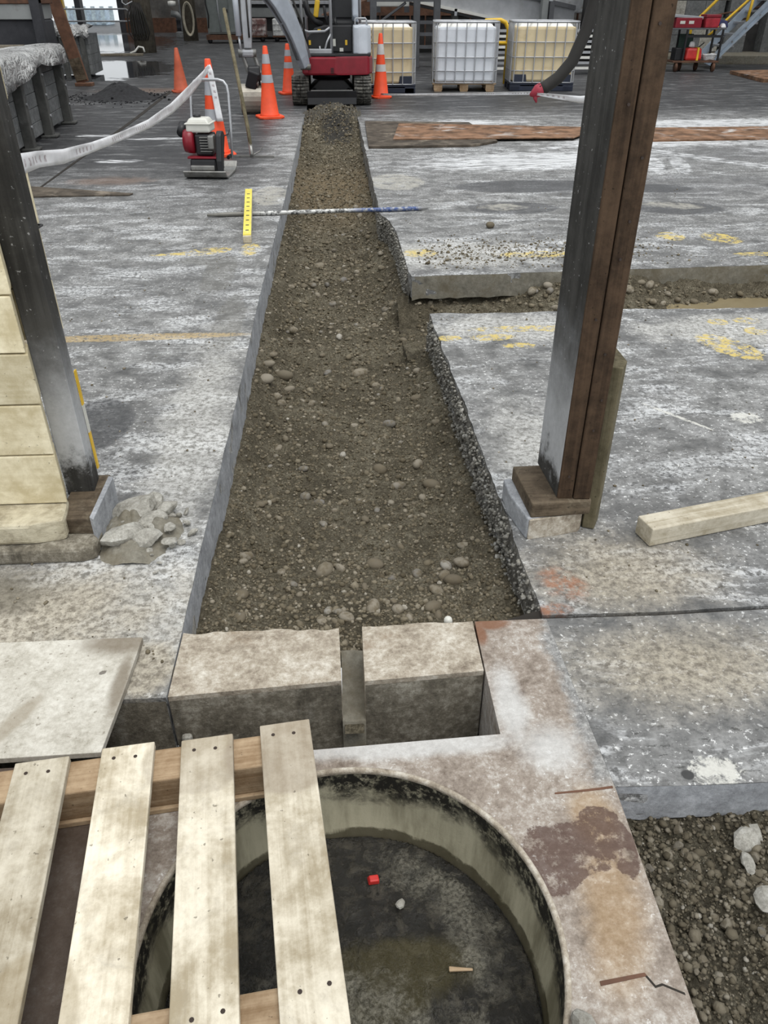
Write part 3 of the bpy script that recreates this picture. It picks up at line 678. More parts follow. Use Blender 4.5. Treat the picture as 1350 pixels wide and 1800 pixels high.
# sludge surface
gy, gx = np.meshgrid(np.linspace(cy-cr-.01, cy+cr+.01, 170), np.linspace(cx-cr-.01, cx+cr+.01, 170), indexing='ij')
gz = -.228 + fbm(gx, gy, 6, 4, 21)*.010 + np.maximum(0, fbm(gx, gy, 26, 4, 22, .65)-.02)*.055*np.clip((1.05-gy)*1.6, .12, 1)
rr = np.hypot(gx-cx, gy-cy); gz = np.where(rr > cr-.02, -.24, gz)
grid_mesh('sludge', gx, gy, gz, 'sludge', sump)

# ------------------------------------------------------------------ trench soil
DY = [1.4, 1.66, 1.8, 2.2, 3.0, 5.0, 8.0, 10.0, 11.5, 12.6, 13.3, 13.9, 14.6, 16]
DZ = [-.15, -.128, -.17, -.255, -.315, -.34, -.34, -.28, -.16, .00, .06, .02, -.03, -.03]
def soil_h(x, y):
    z = np.interp(y, DY, DZ)
    dl = x - xl(y); dr = xr(y) - x
    top = np.maximum(np.interp(y, [1.4, 1.8, 2.6, 10, 12, 14], [-.13, -.12, -.19, -.19, -.08, -.04]), z)
    wl = .10 + .03*fbm(y*0+1, y, 2.3, 3, 31); wr = .12 + .04*fbm(y*0+2, y, 2.0, 3, 32)
    b = np.maximum(np.exp(-(np.maximum(dl, 0)/wl)**2), .9*np.exp(-(np.maximum(dr, 0)/wr)**2))
    side = (y > 4.25) & (y < 4.98) & (dr < .15)
    b = np.where(side, b*.3, b)
    end = np.clip((y-1.66)/.25, 0, 1)
    z = z + (top - z) * b * end
    amp = np.clip(.35 + (y-1.5)*.25, .5, 1.3)
    heap = 1 + 2.0*np.exp(-((y-13)/1.0)**2)
    z = z + amp*(.020*fbm(x, y, 2.2, 4, 33)*heap + .022*fbm(x, y, 9, 4, 34, .6)*heap + .024*np.abs(fbm(x, y, 27, 3, 35, .6))*heap)
    z = np.where(y > 12.2, z - .10*np.clip(np.abs(x+.03)/.42, 0, 1)**2, z)
    return z
rows = [1.40]
while rows[-1] < 15.5: rows.append(rows[-1] + min(.05, .0052*(rows[-1]/1.6)**1.25))
rows = np.array(rows); u = np.linspace(0, 1, 210)
Yg = np.repeat(rows[:, None], len(u), 1); Xg = (xl(rows)-.03)[:, None] + (xr(rows)+.06 - xl(rows)+.03)[:, None]*u[None]
nf = rows < 1.65
Xg[nf] = np.clip(Xg[nf], -.024, .029)
Zg = soil_h(Xg, Yg); Zg[nf] = np.minimum(Zg[nf], -.16)
soil = grid_mesh('trench_soil', Xg, Yg, Zg, 'soil'); tag(soil, kind='structure')
N = 20000
yy = 1.67 + (rng.uniform(0, 1, N)**1.9)*11.9; uu = rng.uniform(.01, .99, N); xx = xl(yy) + (xr(yy)-xl(yy))*uu
sz = rng.lognormal(-5.15, .42, N) * np.clip(.8 + yy*.085, .8, 1.7)
scatter('gravel', soil, xx, yy, soil_h(xx, yy)+sz*.12, sz, 'gravel', seed=3)
# cobbles that can be picked out one by one
special = [(-.33,4.11,.045,1),(-.42,4.12,.04,1),(-.42,3.93,.042,1),(-.3,3.98,.03,1),(.1,4.17,.05,0),(.23,2.88,.036,0),(.375,2.86,.036,0),(-.09,2.23,.042,0),(-.33,3.77,.03,0),(.36,2.23,.028,0),(.415,2.21,.036,0),(.30,2.06,.030,0),(-.4,4.27,.035,0),(.23,3.51,.035,0),(-.36,3.84,.028,0),(-.03,2.24,.026,0),(.25,2.2,.026,0),(.37,2.12,.03,0),(-.38,2.3,.03,0),(.1,2.26,.034,0)]
pts = [(x, y, s, c) for x, y, s, c in special]
rr_ = random.Random(5)
while len(pts) < 270:
    y = 1.72 + rr_.random()**1.5*6.5; x = float(xl(y)) + .06 + rr_.random()*(float(xr(y)-xl(y))-.12)
    pts.append((x, y, min(.042, rr_.lognormvariate(-4.0, .33))*(.75+y*.06), 0))
for x, y, s, c in pts:
    me = rr_.choice(CLEAN if c else COB); z = float(soil_h(np.array([x]), np.array([y]))[0])
    inst(me, 'stone', soil, (x, y, z + s*(.22 if c else .10)), (rr_.uniform(-.3,.3), rr_.uniform(-.3,.3), rr_.uniform(0,6.28)), (s*rr_.uniform(.85,1.2), s*rr_.uniform(.8,1.1), s*rr_.uniform(.8,1.15)))
wp = thing('pipe_end', 'short white plastic pipe end behind the right kerb block', 'pipe', (.29, 1.70, -.10))
MB().tube([(0, .04, -.02), (0, 0, .06), (-.004, -.02, .085)], [.012, .013, .012], 12).build('pipe_wall', M['plastic_white'], wp, True)

# side trench
def side_h(x, y):
    t = (y-4.24)/(.72+.05*(x-.5))
    z = np.interp(t, [0, .45, .8, 1.0, 1.1], [-.27, -.27, -.24, -.15, -.12])
    pile = .13*np.exp(-((x-1.75)/.42)**2)*np.clip(t*1.25, 0, 1) + .06*np.clip((x-2.0)/.3, 0, 1)*np.clip(t-.35, 0, 1)
    z = z + np.minimum(pile, .13) + .035*fbm(x, y, 5, 4, 41) + .03*np.abs(fbm(x, y, 24, 3, 42))
    z = np.where(x < 1.35, z - .05*np.clip((1.35-x)/.3, 0, 1)*np.clip(t, 0, 1), z)
    return z
X2, Y2 = np.meshgrid(np.linspace(.38, 5.2, 420), np.linspace(4.18, 5.1, 90))
sidesoil = grid_mesh('side_trench_soil', X2, Y2, np.minimum(side_h(X2, Y2), -.02), 'soil2'); tag(sidesoil, kind='structure')
MB().slab([(1.65, 4.2), (5.2, 4.2), (5.2, 5.1), (1.7, 5.0)], [], -.3, -.185).build('muddy_water', 'mudwater', sidesoil)
n = 2600; xx = rng.uniform(.5, 3.6, n); yy = rng.uniform(4.3, 5.0, n); z = side_h(xx, yy); keep = (z > -.19) | (xx < 1.6); sz = rng.lognormal(-4.6, .4, n)
scatter('gravel', sidesoil, xx[keep], yy[keep], (np.minimum(z, -.04)+sz*.1)[keep], sz[keep], seed=5)
for k in range(46):
    x = rr_.uniform(1.25, 2.5); y = rr_.uniform(4.55, 4.98); s = rr_.uniform(.018, .042); z = float(side_h(np.array([x]), np.array([y]))[0])
    inst(rr_.choice(COB + CLEAN[:1]), 'stone', sidesoil, (x, y, min(z, -.06)+s*.3), (rr_.uniform(-.4,.4), rr_.uniform(-.4,.4), rr_.uniform(0,6)), (s, s, s))

# dug ground at the right front
def front_h(x, y): return -.125 + .03*fbm(x, y, 3, 4, 51) + .034*fbm(x, y, 12, 4, 52, .6) + .034*np.abs(fbm(x, y, 34, 3, 53))
X3, Y3 = np.meshgrid(np.linspace(.57, 3.4, 400), np.linspace(-.2, 1.12, 200))
frontsoil = grid_mesh('dug_soil', X3, Y3, np.minimum(front_h(X3, Y3), -.01), 'soil3'); tag(frontsoil, kind='structure')
n = 14000; xx = .59 + rng.uniform(0, 1, n)*.8; yy = .3 + rng.uniform(0, 1, n)*.77; sz = rng.lognormal(-5.65, .55, n)
scatter('gravel', frontsoil, xx, yy, front_h(xx, yy)+sz*.2, sz, 'gravel2', seed=8)
for k in range(110):
    x = rr_.uniform(.61, 1.15); y = rr_.uniform(.45, 1.05); s = min(.022, rr_.lognormvariate(-4.55, .35)); z = float(front_h(np.array([x]), np.array([y]))[0])
    inst(rr_.choice(DCOB), 'stone', frontsoil, (x, y, z+s*.3), (rr_.uniform(-.5,.5), rr_.uniform(-.5,.5), rr_.uniform(0,6)), (s, s, s*1.1))
def chunk(x, y, s, label, k, rot=(0,0,0), sc=(1,1,1), base=None, cat='rubble', name='concrete_chunk'):
    z = float(front_h(np.array([x]), np.array([y]))[0]) if base is None else base
    o = inst(CHUNK[k], name, None, (x, y, z + s*.35*sc[2]), rot, (s*sc[0], s*sc[1], s*sc[2])); return tag(o, label, cat)
chunk(.90, 1.00, .042, 'flat pale concrete chunk lying on dug soil below the slab edge', 0, (.1,.1,.4), (1.1,.9,.8))
chunk(.87, .945, .028, 'small pale concrete shard beside the flat chunk in dug soil', 1, (.3,.2,1.2), (1.2,.7,.8))
chunk(.86, .845, .042, 'dark chunk with one white broken face in dug soil', 2, (.9,.1,1.4), (.9,.5,1.1))
chunk(1.03, .885, .06, 'large pale concrete lump at the right edge of the dug soil', 3, (.2,.1,.3), (.9,1,.7))
chunk(.385, .595, .04, 'grey concrete lump on the manhole rim at the bottom edge', 4, (.2,.1,.8), (.7,1.2,.9), 0.0)

# ------------------------------------------------------------------ small litter in the sump
def litter(name, label, cat, mat, mb): return tag(mb.build(name, mat, None, bevel=.003), label, cat)
litter('plastic_cap', 'small red plastic piece lying on the dark sludge', 'plastic piece', 'brightred', MB().box((.035, 1.015, -.214), (.028, .020, .014), (.1, .2, .2), .8))
tag(inst(CHUNK[1], 'pale_crumb', None, (.095, .955, -.214), (.2, .1, .5), (.013, .013, .016)), 'tiny white crumb lying on the dark sludge', 'crumb')
litter('wood_splinter', 'thin brown wood splinter floating on the sludge', 'stick', 'stringerwood', MB().tube([(.185, .805, -.212), (.235, .800, -.209)], [.006, .003], 6))

# ------------------------------------------------------------------ cement sheet and pallet
bd = MB().slab([(-1.5, 1.622), (-.578, 1.620), (-.585, 1.43), (-.597, 1.228), (-.9, 1.222), (-1.5, 1.215)], [], .002, .020).build('cover_sheet', 'board', None, bevel=.002)
tag(bd, 'pale cement sheet covering the slot left of the blocks', 'sheet')
pal = thing('wooden_pallet', 'weathered wooden pallet lying over the round manhole', 'pallet', (-.096, 1.212, 0), R(6.7))
bx = [-.112/2 - k*.1765 for k in range(6)]
for k, x in enumerate(bx):
    b = MB().box((0, 0, 0), (.113, 1.16, .018)).build('deck_board', 'palletwood', pal, bevel=.0025)
    yo = [0, -.012, -.004, -.012, -.006, -.01][k]
    b.location = (x, -.58 + yo, .113); b.rotation_euler = (0, 0, R([.6, .3, -.2, .2, .1, 0][k]))
    for nx, ny in ((-.028, .568), (.018, .565), (-.02, .02), (.03, .024)):
        nn = MB().cyl((nx, ny - .02, .0085), (nx, ny - .02, .0098), .0042, 8).build('nail', 'nail', b)
for y in (-.055, -.60, -1.09):
    st = MB().box((0, 0, 0), (1.06, .085, .088)).build('stringer', 'stringerwood', pal, bevel=.004); st.location = (-.547, y, .060)
for y in (-.06, -.60, -1.09):
    st = MB().box((0, 0, 0), (1.06, .09, .015)).build('bottom_board', 'stringerwood', pal, bevel=.002); st.location = (-.547, y, .008)

# ------------------------------------------------------------------ right post on its pad
blk = MB().slab([(.590, 2.046), (.785, 2.085), (.80, 2.30), (.558, 2.30), (.560, 2.19)], [], 0, .082).build('footing_block', M['cut'], floor, bevel=.006)
MB().slab([(.594, 2.040), (.70, 2.058), (.78, 2.078), (.79, 2.10), (.60, 2.06)], [], .0, .078).build('footing_render', 'block', floor, bevel=.006)
post = thing('timber_post', 'tall dark timber post with lime-splashed left side beside the trench', 'post', (0, 0, 0))
pd = MB().slab([(.600, 2.050), (.800, 2.062), (.800, 2.30), (.585, 2.295)], [], .080, .136).build('pad', 'padwood', post, bevel=.006)
MB().slab([(.688, 2.086), (.735, 2.083), (.735, 2.312), (.676, 2.312)], [], .136, 4.2).build('plank', 'post', post, bevel=.004)
MB().slab([(.689, 2.078), (.737, 2.074), (.737, 2.084), (.689, 2.088)], [], .136, 4.2).build('plank', 'brownwood', post, bevel=.002)
MB().slab([(.7405, 2.070), (.794, 2.066), (.794, 2.29), (.7405, 2.29)], [], .136, 4.2).build('plank', 'brownwood', post, bevel=.004)
for k in range(14):
    z = .25 + k*.13 + rr_.uniform(-.03, .03); x = rr_.choice((.715, .767)) + rr_.uniform(-.01, .01)
    MB().cyl((x, 2.0725 if x < .74 else 2.067, z), (x, 2.066 if x < .74 else 2.0625, z), .004, 7).build('nail', 'nail', post)
prop = MB().slab([(.796, 2.10), (.832, 2.085), (.862, 2.14), (.862, 2.25), (.80, 2.25)], [], 0.002, .585).build('timber_prop', 'prop', None, bevel=.003)
tag(prop, 'short olive timber prop standing against the right post', 'timber')
tm = MB().box((0, 0, 0), (1.7, .086, .068)).build('square_beam', 'timber', None, bevel=.004)
tm.location = (.975 + .85*math.cos(R(14)), 2.018 + .85*math.sin(R(14)), .036); tm.rotation_euler = (0, 0, R(14))
tag(tm, 'weathered square timber beam lying on the floor at the right', 'timber')

# ------------------------------------------------------------------ left sleeper wall and post
sw = thing('sleeper_wall', 'stack of cream sleepers against the left post', 'wall')
zc = [.131, .311, .483, .645, .815, .985, 1.155, 1.325, 1.495, 1.665]
for a, b in zip(zc, zc[1:]):
    e = rr_.uniform(-.004, .004)
    MB().slab([(-2.4, 2.15), (-.905+e, 2.15), (-.938+e, 2.245), (-2.4, 2.245)], [], a+.002, b-.002).build('sleeper', 'cream', sw, bevel=.004)
for k in range(7):
    a = .60 + k*.165; e = rr_.uniform(-.006, .006)
    MB().slab([(-2.4, 2.36), (-.897+e, 2.37), (-.897+e, 2.47), (-2.4, 2.47)], [], a+.002, a+.163).build('sleeper', 'cream', sw, bevel=.005)
lo = MB().slab([(-2.4, 2.015), (-1.0, 2.03), (-.893, 2.055), (-.90, 2.12), (-.915, 2.19), (-2.4, 2.19)], [], .055, .130).build('sleeper', 'creamold', sw, bevel=.012)
lo['label'] = 'flaking bottom sleeper'
MB().tube([(-.93, 2.46, .93), (-.893, 2.475, .925), (-.890, 2.38, .93), (-.93, 2.36, .94)], .004, 6).build('tie_wire', 'black', sw, True)
lp = thing('steel_post', 'dark post with pale splashed foot beside the cream sleepers', 'post')
MB().slab([(-.938, 2.250), (-.848, 2.252), (-.855, 2.34), (-.938, 2.34)], [], .10, 4.2).build('column', 'post', lp, bevel=.003)
for za, zb, mm in ((.15, .29, 'yellow'), (.29, .39, 'plastic_white'), (.39, .51, 'yellow')): MB().slab([(-.853, 2.335), (-.849, 2.335), (-.849, 2.352), (-.853, 2.352)], [], za, zb).build('edge_strip', mm, lp)
MB().slab([(-.925, 2.085), (-.815, 2.08), (-.820, 2.36), (-.93, 2.36)], [], .055, .112).build('pad', 'padwood', lp, bevel=.004)
MB().slab([(-.818, 2.075), (-.802, 2.06), (-.800, 2.32), (-.818, 2.33)], [], 0, .125).build('pad_plate', 'cut', lp, bevel=.002)
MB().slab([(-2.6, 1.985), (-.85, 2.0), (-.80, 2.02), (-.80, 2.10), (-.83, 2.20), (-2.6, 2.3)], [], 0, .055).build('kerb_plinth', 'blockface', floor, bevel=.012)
heapo = thing('rubble_heap', 'low heap of broken whitish concrete at the left post foot', 'rubble', (-.675, 2.16, 0))
hx, hy = np.meshgrid(np.linspace(-.13, .17, 90), np.linspace(-.18, .24, 110))
em = np.exp(-(np.hypot((hx+.02)/.115, hy/.165))**4)
hz = .045*em*(1-.35*(hx+.02)/.12) + .035*fbm(hx, hy, 9, 3, 61)*em + .030*np.abs(fbm(hx, hy, 26, 3, 62))*em - .006
grid_mesh('mound', hx, hy, hz, 'muddyedge', heapo)
for cx_, cy_, cs_, ck_, rt_ in ((-.045, .085, .085, 0, .3), (-.05, -.06, .095, 2, 1.0), (.03, .03, .055, 1, .6), (.05, .10, .05, 3, 2.0), (.035, -.08, .06, 4, .2), (.085, -.02, .035, 2, 1.7), (.0, .15, .05, 1, .9), (.10, -.10, .03, 0, .4)):
    inst(CHUNK[ck_], 'chunk', heapo, (cx_, cy_, .028 + cs_*.12), (rr_.uniform(-.25, .25), rr_.uniform(-.1, .3), rt_), (cs_, cs_, cs_*.72))
for k in range(26):
    x = rr_.gauss(.05, .06); y = rr_.gauss(.0, .09); s = rr_.uniform(.008, .028)
    inst(rr_.choice(CHUNK), 'chunk', heapo, (x, y, max(.005, .05*math.exp(-((x+.03)/.085)**2-(y/.11)**2))+s*.2), (rr_.random(), rr_.random(), rr_.random()*6), (s, s, s*.7))
# loose grit on the floor
n = 2600; xx = rng.uniform(-2.2, 3.2, n); yy = 1.5 + rng.uniform(0, 1, n)**1.5*6; ok = (xx < xl(yy)-.03) | ((xx > xr(yy)+.05) & ((yy < 4.2) | (yy > 5.1)) & (yy > 1.72)); sz = rng.lognormal(-6.0, .5, n)
scatter('floor_grit', floor, xx[ok], yy[ok], sz[ok]*.3, sz[ok], 'gravel', seed=12)
n = 1500; xx = rng.normal(1.2, .55, n); yy = rng.normal(5.45, .22, n); ok = (yy > 5.08) & (xx > .55); sz = rng.lognormal(-5.3, .45, n)
scatter('floor_grit', floor, xx[ok], yy[ok], sz[ok]*.3, sz[ok], 'gravel', seed=13)
tag(inst(COB[2], 'loose_stone', None, (1.19, 6.17, .022), (0, 0, .4), (.04, .04, .045)), 'single dark stone lying on the slab beyond the side trench', 'stone')

# ------------------------------------------------------------------ bar and level across the trench
bar = MB().tube([(-1.06, 6.64, .016), (-.92, 6.651, .018), (-.5, 6.683, .018), (.60, 6.768, .018), (.70, 6.775, .018), (.77, 6.781, .017)], [.010, .017, .018, .018, .016, .004], 10).build('digging_bar', bar_material(), None, True)
tag(bar, 'white and blue steel digging bar laid across the trench', 'bar')
lv = thing('spirit_level', 'yellow spirit level lying across the bar left of the trench', 'level', (-.66, 5.82, .0), R(4.2))
a = math.atan2(.037, .84)
def lvp(y0, y1, x0, x1, z0, z1): return MB().add([(x, y, z + y*math.tan(a)) for z in (z0, z1) for x, y in ((x0, y0), (x1, y0), (x1, y1), (x0, y1))], [(3,2,1,0),(4,5,6,7),(0,1,5,4),(1,2,6,5),(2,3,7,6),(3,0,4,7)])
lvp(0, 1.35, -.03, .03, .001, .05).build('body', 'timber', lv, bevel=.002)
lvp(.02, 1.34, -.029, .029, .05, .056).build('face', 'levelyellow', lv)
for k in range(9): lvp(.12+k*.13, .14+k*.13, -.012, .012, .0561, .0568).build('scale_mark', 'black', lv)

# ------------------------------------------------------------------ steel sheets on the floor
def sheet(name, label, pts, z0, z1, mat, cat='steel sheet'): return tag(MB().slab(pts, [], z0, z1).build(name, mat, None), label, cat)
sheet('steel_sheet', 'dark brown steel sheet with lifted edge right of the trench', [(.40, 9.96), (1.66, 10.02), (2.0, 10.3), (1.9, 12.0), (.44, 12.2)], .004, .028, 'darkplate')
sheet('rusty_sheet', 'rusty brown sheet lying on top of the dark steel sheet', [(.72, 10.42), (2.98, 10.42), (3.6, 11.3), (.90, 11.85)], .029, .040, 'rustplate')
sheet('rusty_plate', 'long rusty plate streaked with white dust behind the right post', [(3.2, 10.25), (9.5, 10.55), (9.3, 11.5), (3.7, 11.35)], .002, .02, 'rustplate')
sheet('floor_plate', 'dark plate with black front edge behind the left post', [(-2.95, 7.47), (-1.87, 7.50), (-1.85, 7.56), (-2.78, 7.9), (-2.95, 7.95)], .002, .012, 'darkplate')
sheet('cover_mat', 'rusty cover plate on the floor at the far right', [(9.0, 17.9), (12, 18.6), (12, 20.6), (9.25, 20.1)], .002, .07, 'rustplate')
seam = MB()
seam.slab([(-2.80, 7.92), (-2.78, 7.95), (-2.9, 13.0), (-3.05, 16.8), (-3.12, 16.8), (-2.96, 13.0)], [], -.002, .004)
seam.build('floor_joint', 'crack', floor)

# ------------------------------------------------------------------ cones
def cone(label, loc, h, stripes=True, mat='orange', smat='refl', base=.19, rz=.3, square=True):
    t = thing('traffic_cone', label, 'cone', loc, rz, 'traffic cones')
    q = base
    MB().slab([(-q+.05,-q),(q-.05,-q),(q,-q+.05),(q,q-.05),(q-.05,q),(-q+.05,q),(-q,q-.05),(-q,-q+.05)], [], 0, .035).build('base', mat, t, bevel=.012)
    r0, r1 = .135, .032
    rad = lambda z: r0 + (r1-r0)*(z-.03)/(h-.03)
    MB().lathe([(r0+.02, .03), (r0, .05), (rad(h*.6), h*.6), (r1, h-.01), (r1-.008, h)], 24).build('body', mat, t, True)
    if stripes:
        for a, b in stripes: MB().lathe([(rad(a*h)+.002, a*h), (rad(b*h)+.002, b*h)], 24, cap=False).build('reflective_band', smat, t, True)
    return t
cone('orange cone with two grey bands standing left of the trench head', (-.95, 12.87, 0), .92, [(.50, .61), (.76, .93-.04)])
cone('plain faded orange cone standing far left', (-2.86, 16.7, 0), .72, None, 'oldorange', base=.17)
ct = cone('orange cone with white tape tied round it behind the compactor', (-1.33, 9.62, 0), .95, [(.38, .50), (.64, .80)])
cone('orange cone half hidden behind the excavator boom foot', (-.80, 16.25, 0), .80, [(.52, .64), (.76, .88)])
cone('orange cone with dirty white bands right of the excavator', (.845, 15.48, 0), .98, [(.42, .53), (.68, .84)], 'orange', 'reflwhite', .17)

# ------------------------------------------------------------------ barrier tape
def tape(label, top, bot, sub=6):
    T = np.array(top); B = np.array(bot); n = len(T); s = np.linspace(0, n-1, (n-1)*sub+1)
    cat = lambda A: np.stack([np.interp(s, range(n), A[:, k]) for k in range(3)], 1)
    a, b = cat(T), cat(B); L = np.concatenate([[0], np.cumsum(np.linalg.norm(np.diff(a, axis=0), axis=1))])
    rows = []
    for i in range(len(a)):
        row = []
        for k in range(5):
            f = k/4; p = a[i]*(1-f) + b[i]*f; p[0] += .006*math.sin(f*PI)*math.sin(i*.7); row.append(tuple(p))
        rows.append(row)
    mb = MB().strip(rows); o = mb.build('barrier_tape', 'tape', None, True); me = o.data
    r = me.attributes.new('run', 'FLOAT', 'POINT'); r.data.foreach_set('value', np.repeat(L, 5).astype(np.float32))
    c = me.attributes.new('across', 'FLOAT', 'POINT'); c.data.foreach_set('value', np.tile(np.linspace(0, 1, 5), len(a)).astype(np.float32))
    sol = o.modifiers.new('solid', 'SOLIDIFY'); sol.thickness = .0008
    return tag(o, label, 'tape')
tape('white barrier tape sagging from the sleeper wall to the taped cone',
     [(-.893,2.44,1.130),(-.915,2.63,1.107),(-.942,2.975,1.061),(-.971,3.433,1.017),(-1.015,4.144,.963),(-1.067,4.998,.913),(-1.138,6.143,.878),(-1.218,7.448,.872),(-1.30,9.04,.880),(-1.32,9.57,.90)],
     [(-.893,2.44,1.076),(-.915,2.63,1.060),(-.942,2.96,1.016),(-.971,3.433,.980),(-1.015,4.15,.927),(-1.067,5.02,.866),(-1.14,6.18,.812),(-1.22,7.50,.790),(-1.31,9.08,.806),(-1.325,9.57,.83)])
tape('white tape tail with red lettering hanging down the taped cone', [(-1.36, 9.578, .87), (-1.34, 9.55, .84), (-1.31, 9.53, .6), (-1.285, 9.50, .36)], [(-1.30, 9.57, .90), (-1.275, 9.55, .84), (-1.245, 9.53, .6), (-1.215, 9.50, .36)])
tape('thin white tape stretched from the right cone to the hose end', [(.84, 15.45, .075), (.79, 9.3, .635), (.742, 3.22, 1.205)], [(.84, 15.45, .045), (.79, 9.3, .615), (.742, 3.22, 1.196)])
tape('white tape stretched between hose end and right post', [(.75, 3.2, 1.203), (.79, 2.75, 1.235), (.80, 2.28, 1.29)], [(.75, 3.2, 1.196), (.79, 2.75, 1.215), (.80, 2.28, 1.262)])

# ------------------------------------------------------------------ hanging hose
hs = thing('hanging_hose', 'thick dark hose with red taped end hanging behind the right post', 'hose')
MB().tube([(.95, 3.2, 2.6), (.945, 3.2, 1.8), (.935, 3.2, 1.52), (.912, 3.2, 1.40), (.875, 3.2, 1.305), (.83, 3.2, 1.252), (.785, 3.2, 1.222), (.765, 3.2, 1.213)], .022, 14).build('hose', 'hose', hs, True)
MB().tube([(.772, 3.2, 1.216), (.755, 3.2, 1.208), (.742, 3.2, 1.20), (.730, 3.2, 1.196)], [.023, .022, .014, .005], 10).build('red_wrap', 'redwrap', hs, True)
MB().tube([(.752, 3.2, 1.205), (.750, 3.195, 1.185), (.755, 3.19, 1.172)], [.010, .008, .003], 6).build('wrap_tail', 'redwrap', hs, True)

# ------------------------------------------------------------------ plate compactor
pc = thing('plate_compactor', 'plate compactor with white fuel tank and looped handle', 'compactor', (-1.26, 8.42, 0), R(-6)); pc.scale = (.88, .95, .97)
MB().prof_x([(-.24,.075),(-.20,.02),(-.12,0),(.22,0),(.30,.03),(.34,.085),(.33,.095),(.28,.045),(.2,.022),(-.12,.022),(-.19,.04),(-.225,.085)], -.24, .24).build('base_plate', 'steel', pc, bevel=.006)
MB().box((-.03, .02, .11), (.32, .34, .14), taper=.9).build('vibrator_housing', 'black', pc, bevel=.02)
MB().box((-.03, -.165, .10), (.27, .03, .05)).build('front_bar', 'steel', pc, bevel=.01)
MB().bb((-.20, -.14, .18), (.14, .20, .20)).build('engine_deck', 'red', pc, bevel=.006)
MB().lathe([(.02,-.09),(.105,-.085),(.115,-.04),(.115,.02),(.09,.03)], 20, TR((-.15, -.02, .33), (0, R(90), 0))).build('recoil_cover', 'red', pc, True)
MB().box((-.015, .02, .30), (.19, .22, .20)).build('crankcase', 'black', pc, bevel=.02)
for k in range(6): MB().box((.02, -.10, .25+k*.025), (.13, .05, .008)).build('cooling_fin', 'steel', pc)
tk = MB().box((-.06, .03, .455), (.27, .24, .085), taper=.98).build('fuel_tank', 'plastic_white', pc, bevel=.02)
MB().box((-.06, .03, .515), (.26, .23, .05), taper=.75).build('tank_top', 'plastic_white', tk, bevel=.018)
MB().box((-.06, .03, .492), (.285, .255, .012)).build('tank_seam', 'plastic_white', tk, bevel=.004)
MB().cyl((-.09, .05, .535), (-.09, .05, .562), .042, 16).build('filler_cap', 'black', tk, True)
MB().cyl((-.27, -.02, .40), (-.27, .09, .46), .05, 14).build('air_filter', 'black', pc, True)
MB().box((-.20, .0, .40), (.10, .07, .05)).build('intake_pipe', 'steel', pc, bevel=.01)
MB().box((.08, -.08, .33), (.07, .12, .13)).build('muffler', 'steel', pc, bevel=.015)
gd = MB().prof_x([(-.20,.06),(-.16,.02),(-.03,.25),(.06,.37),(.02,.42),(-.06,.43),(-.12,.40),(-.2,.17)], .135, .20).build('belt_guard', 'black', pc, bevel=.015)
gd['label'] = 'dark grey belt guard'
hp = [(.22, .20, .13), (.225, .26, .40), (.215, .34, .72), (.20, .36, .79), (.165, .37, .83), (.10, .372, .845), (-.10, .372, .845), (-.165, .37, .83), (-.20, .36, .79), (-.215, .34, .72), (-.225, .26, .40), (-.22, .20, .13)]
MB().tube(hp, .015, 10).build('handle', 'galv', pc, True)
MB().tube([(-.2, .1, .16), (-.2, .2, .16), (-.22, .2, .16)], .02, 8).build('handle_mount', 'black', pc)
MB().tube([(.2, .1, .16), (.2, .2, .16), (.22, .2, .16)], .02, 8).build('handle_mount', 'black', pc)
MB().tube([(-.215, .36, .62), (-.24, .40, .50), (-.20, .40, .38), (-.12, .3, .38)], .006, 6).build('throttle_cable', 'black', pc, True)
MB().tube([(.1, .2, .34), (.16, .36, .34), (.20, .42, .44), (.18, .40, .56), (.21, .36, .60)], .006, 6).build('throttle_cable', 'black', pc, True)

# ------------------------------------------------------------------ rake
rk = thing('long_rake', 'long-handled rake leaning upright beside the compactor', 'rake', (-.93, 9.45, 0))
MB().tube([(0, 0, .03), (-.03, .10, .30), (-.235, .72, 1.39)], [.018, .021, .019], 10).build('handle', 'prop', rk, True)
MB().tube([(0, 0, .01), (0, 0, .04), (-.015, .05, .15)], .022, 8).build('ferrule', 'steel', rk, True)
MB().box((.02, .0, .012), (.46, .03, .022), (0, 0, R(-10))).build('rake_head', 'steel', rk)
MB().tube([(.02, 0, .03), (.09, .04, .06), (.12, .05, .10)], .006, 6).build('brace', 'steel', rk)

# ------------------------------------------------------------------ mini excavator
ex = thing('mini_excavator', 'maroon and silver mini excavator straddling the trench head', 'excavator', (0, 14.3, 0))
def stad(y0, y1, z0, z1, n=10):
    r = (z1-z0)/2; c = (z0+z1)/2
    return [(y0+r + r*math.cos(a), c + r*math.sin(a)) for a in np.linspace(1.5*PI, .5*PI, n)] + [(y1-r + r*math.cos(a), c + r*math.sin(a)) for a in np.linspace(.5*PI, -.5*PI, n)]
for x0, x1 in ((-.67, -.39), (.35, .63)):
    tr = MB().prof_x(stad(0, 1.75, .02, .41), x0, x1).build('track', 'rubber', ex, bevel=.015)
    tr['label'] = 'muddy rubber track'
    xm = (x0+x1)/2
    for k in range(15):
        ang = R(100 + k*14) if k < 12 else 0
        if k < 12:
            py, pz = .195 + .20*math.cos(ang), .215 + .20*math.sin(ang)
            for sg in (-1, 1):
                MB().box((xm + sg*.07, py, pz), (.14, .032, .035), (ang - PI/2, 0, sg*R(16))).build('track_lug', 'rubber', tr, bevel=.006)
    MB().cyl((x0+.02, 1.5, .215), (x1-.02, 1.5, .215), .15, 16).build('sprocket', 'steel', tr)
MB().prof_y([(-.39,.12),(.35,.12),(.35,.20),(.18,.36),(-.22,.36),(-.39,.20)], .25, 1.5).build('undercarriage', 'black', ex, bevel=.02)
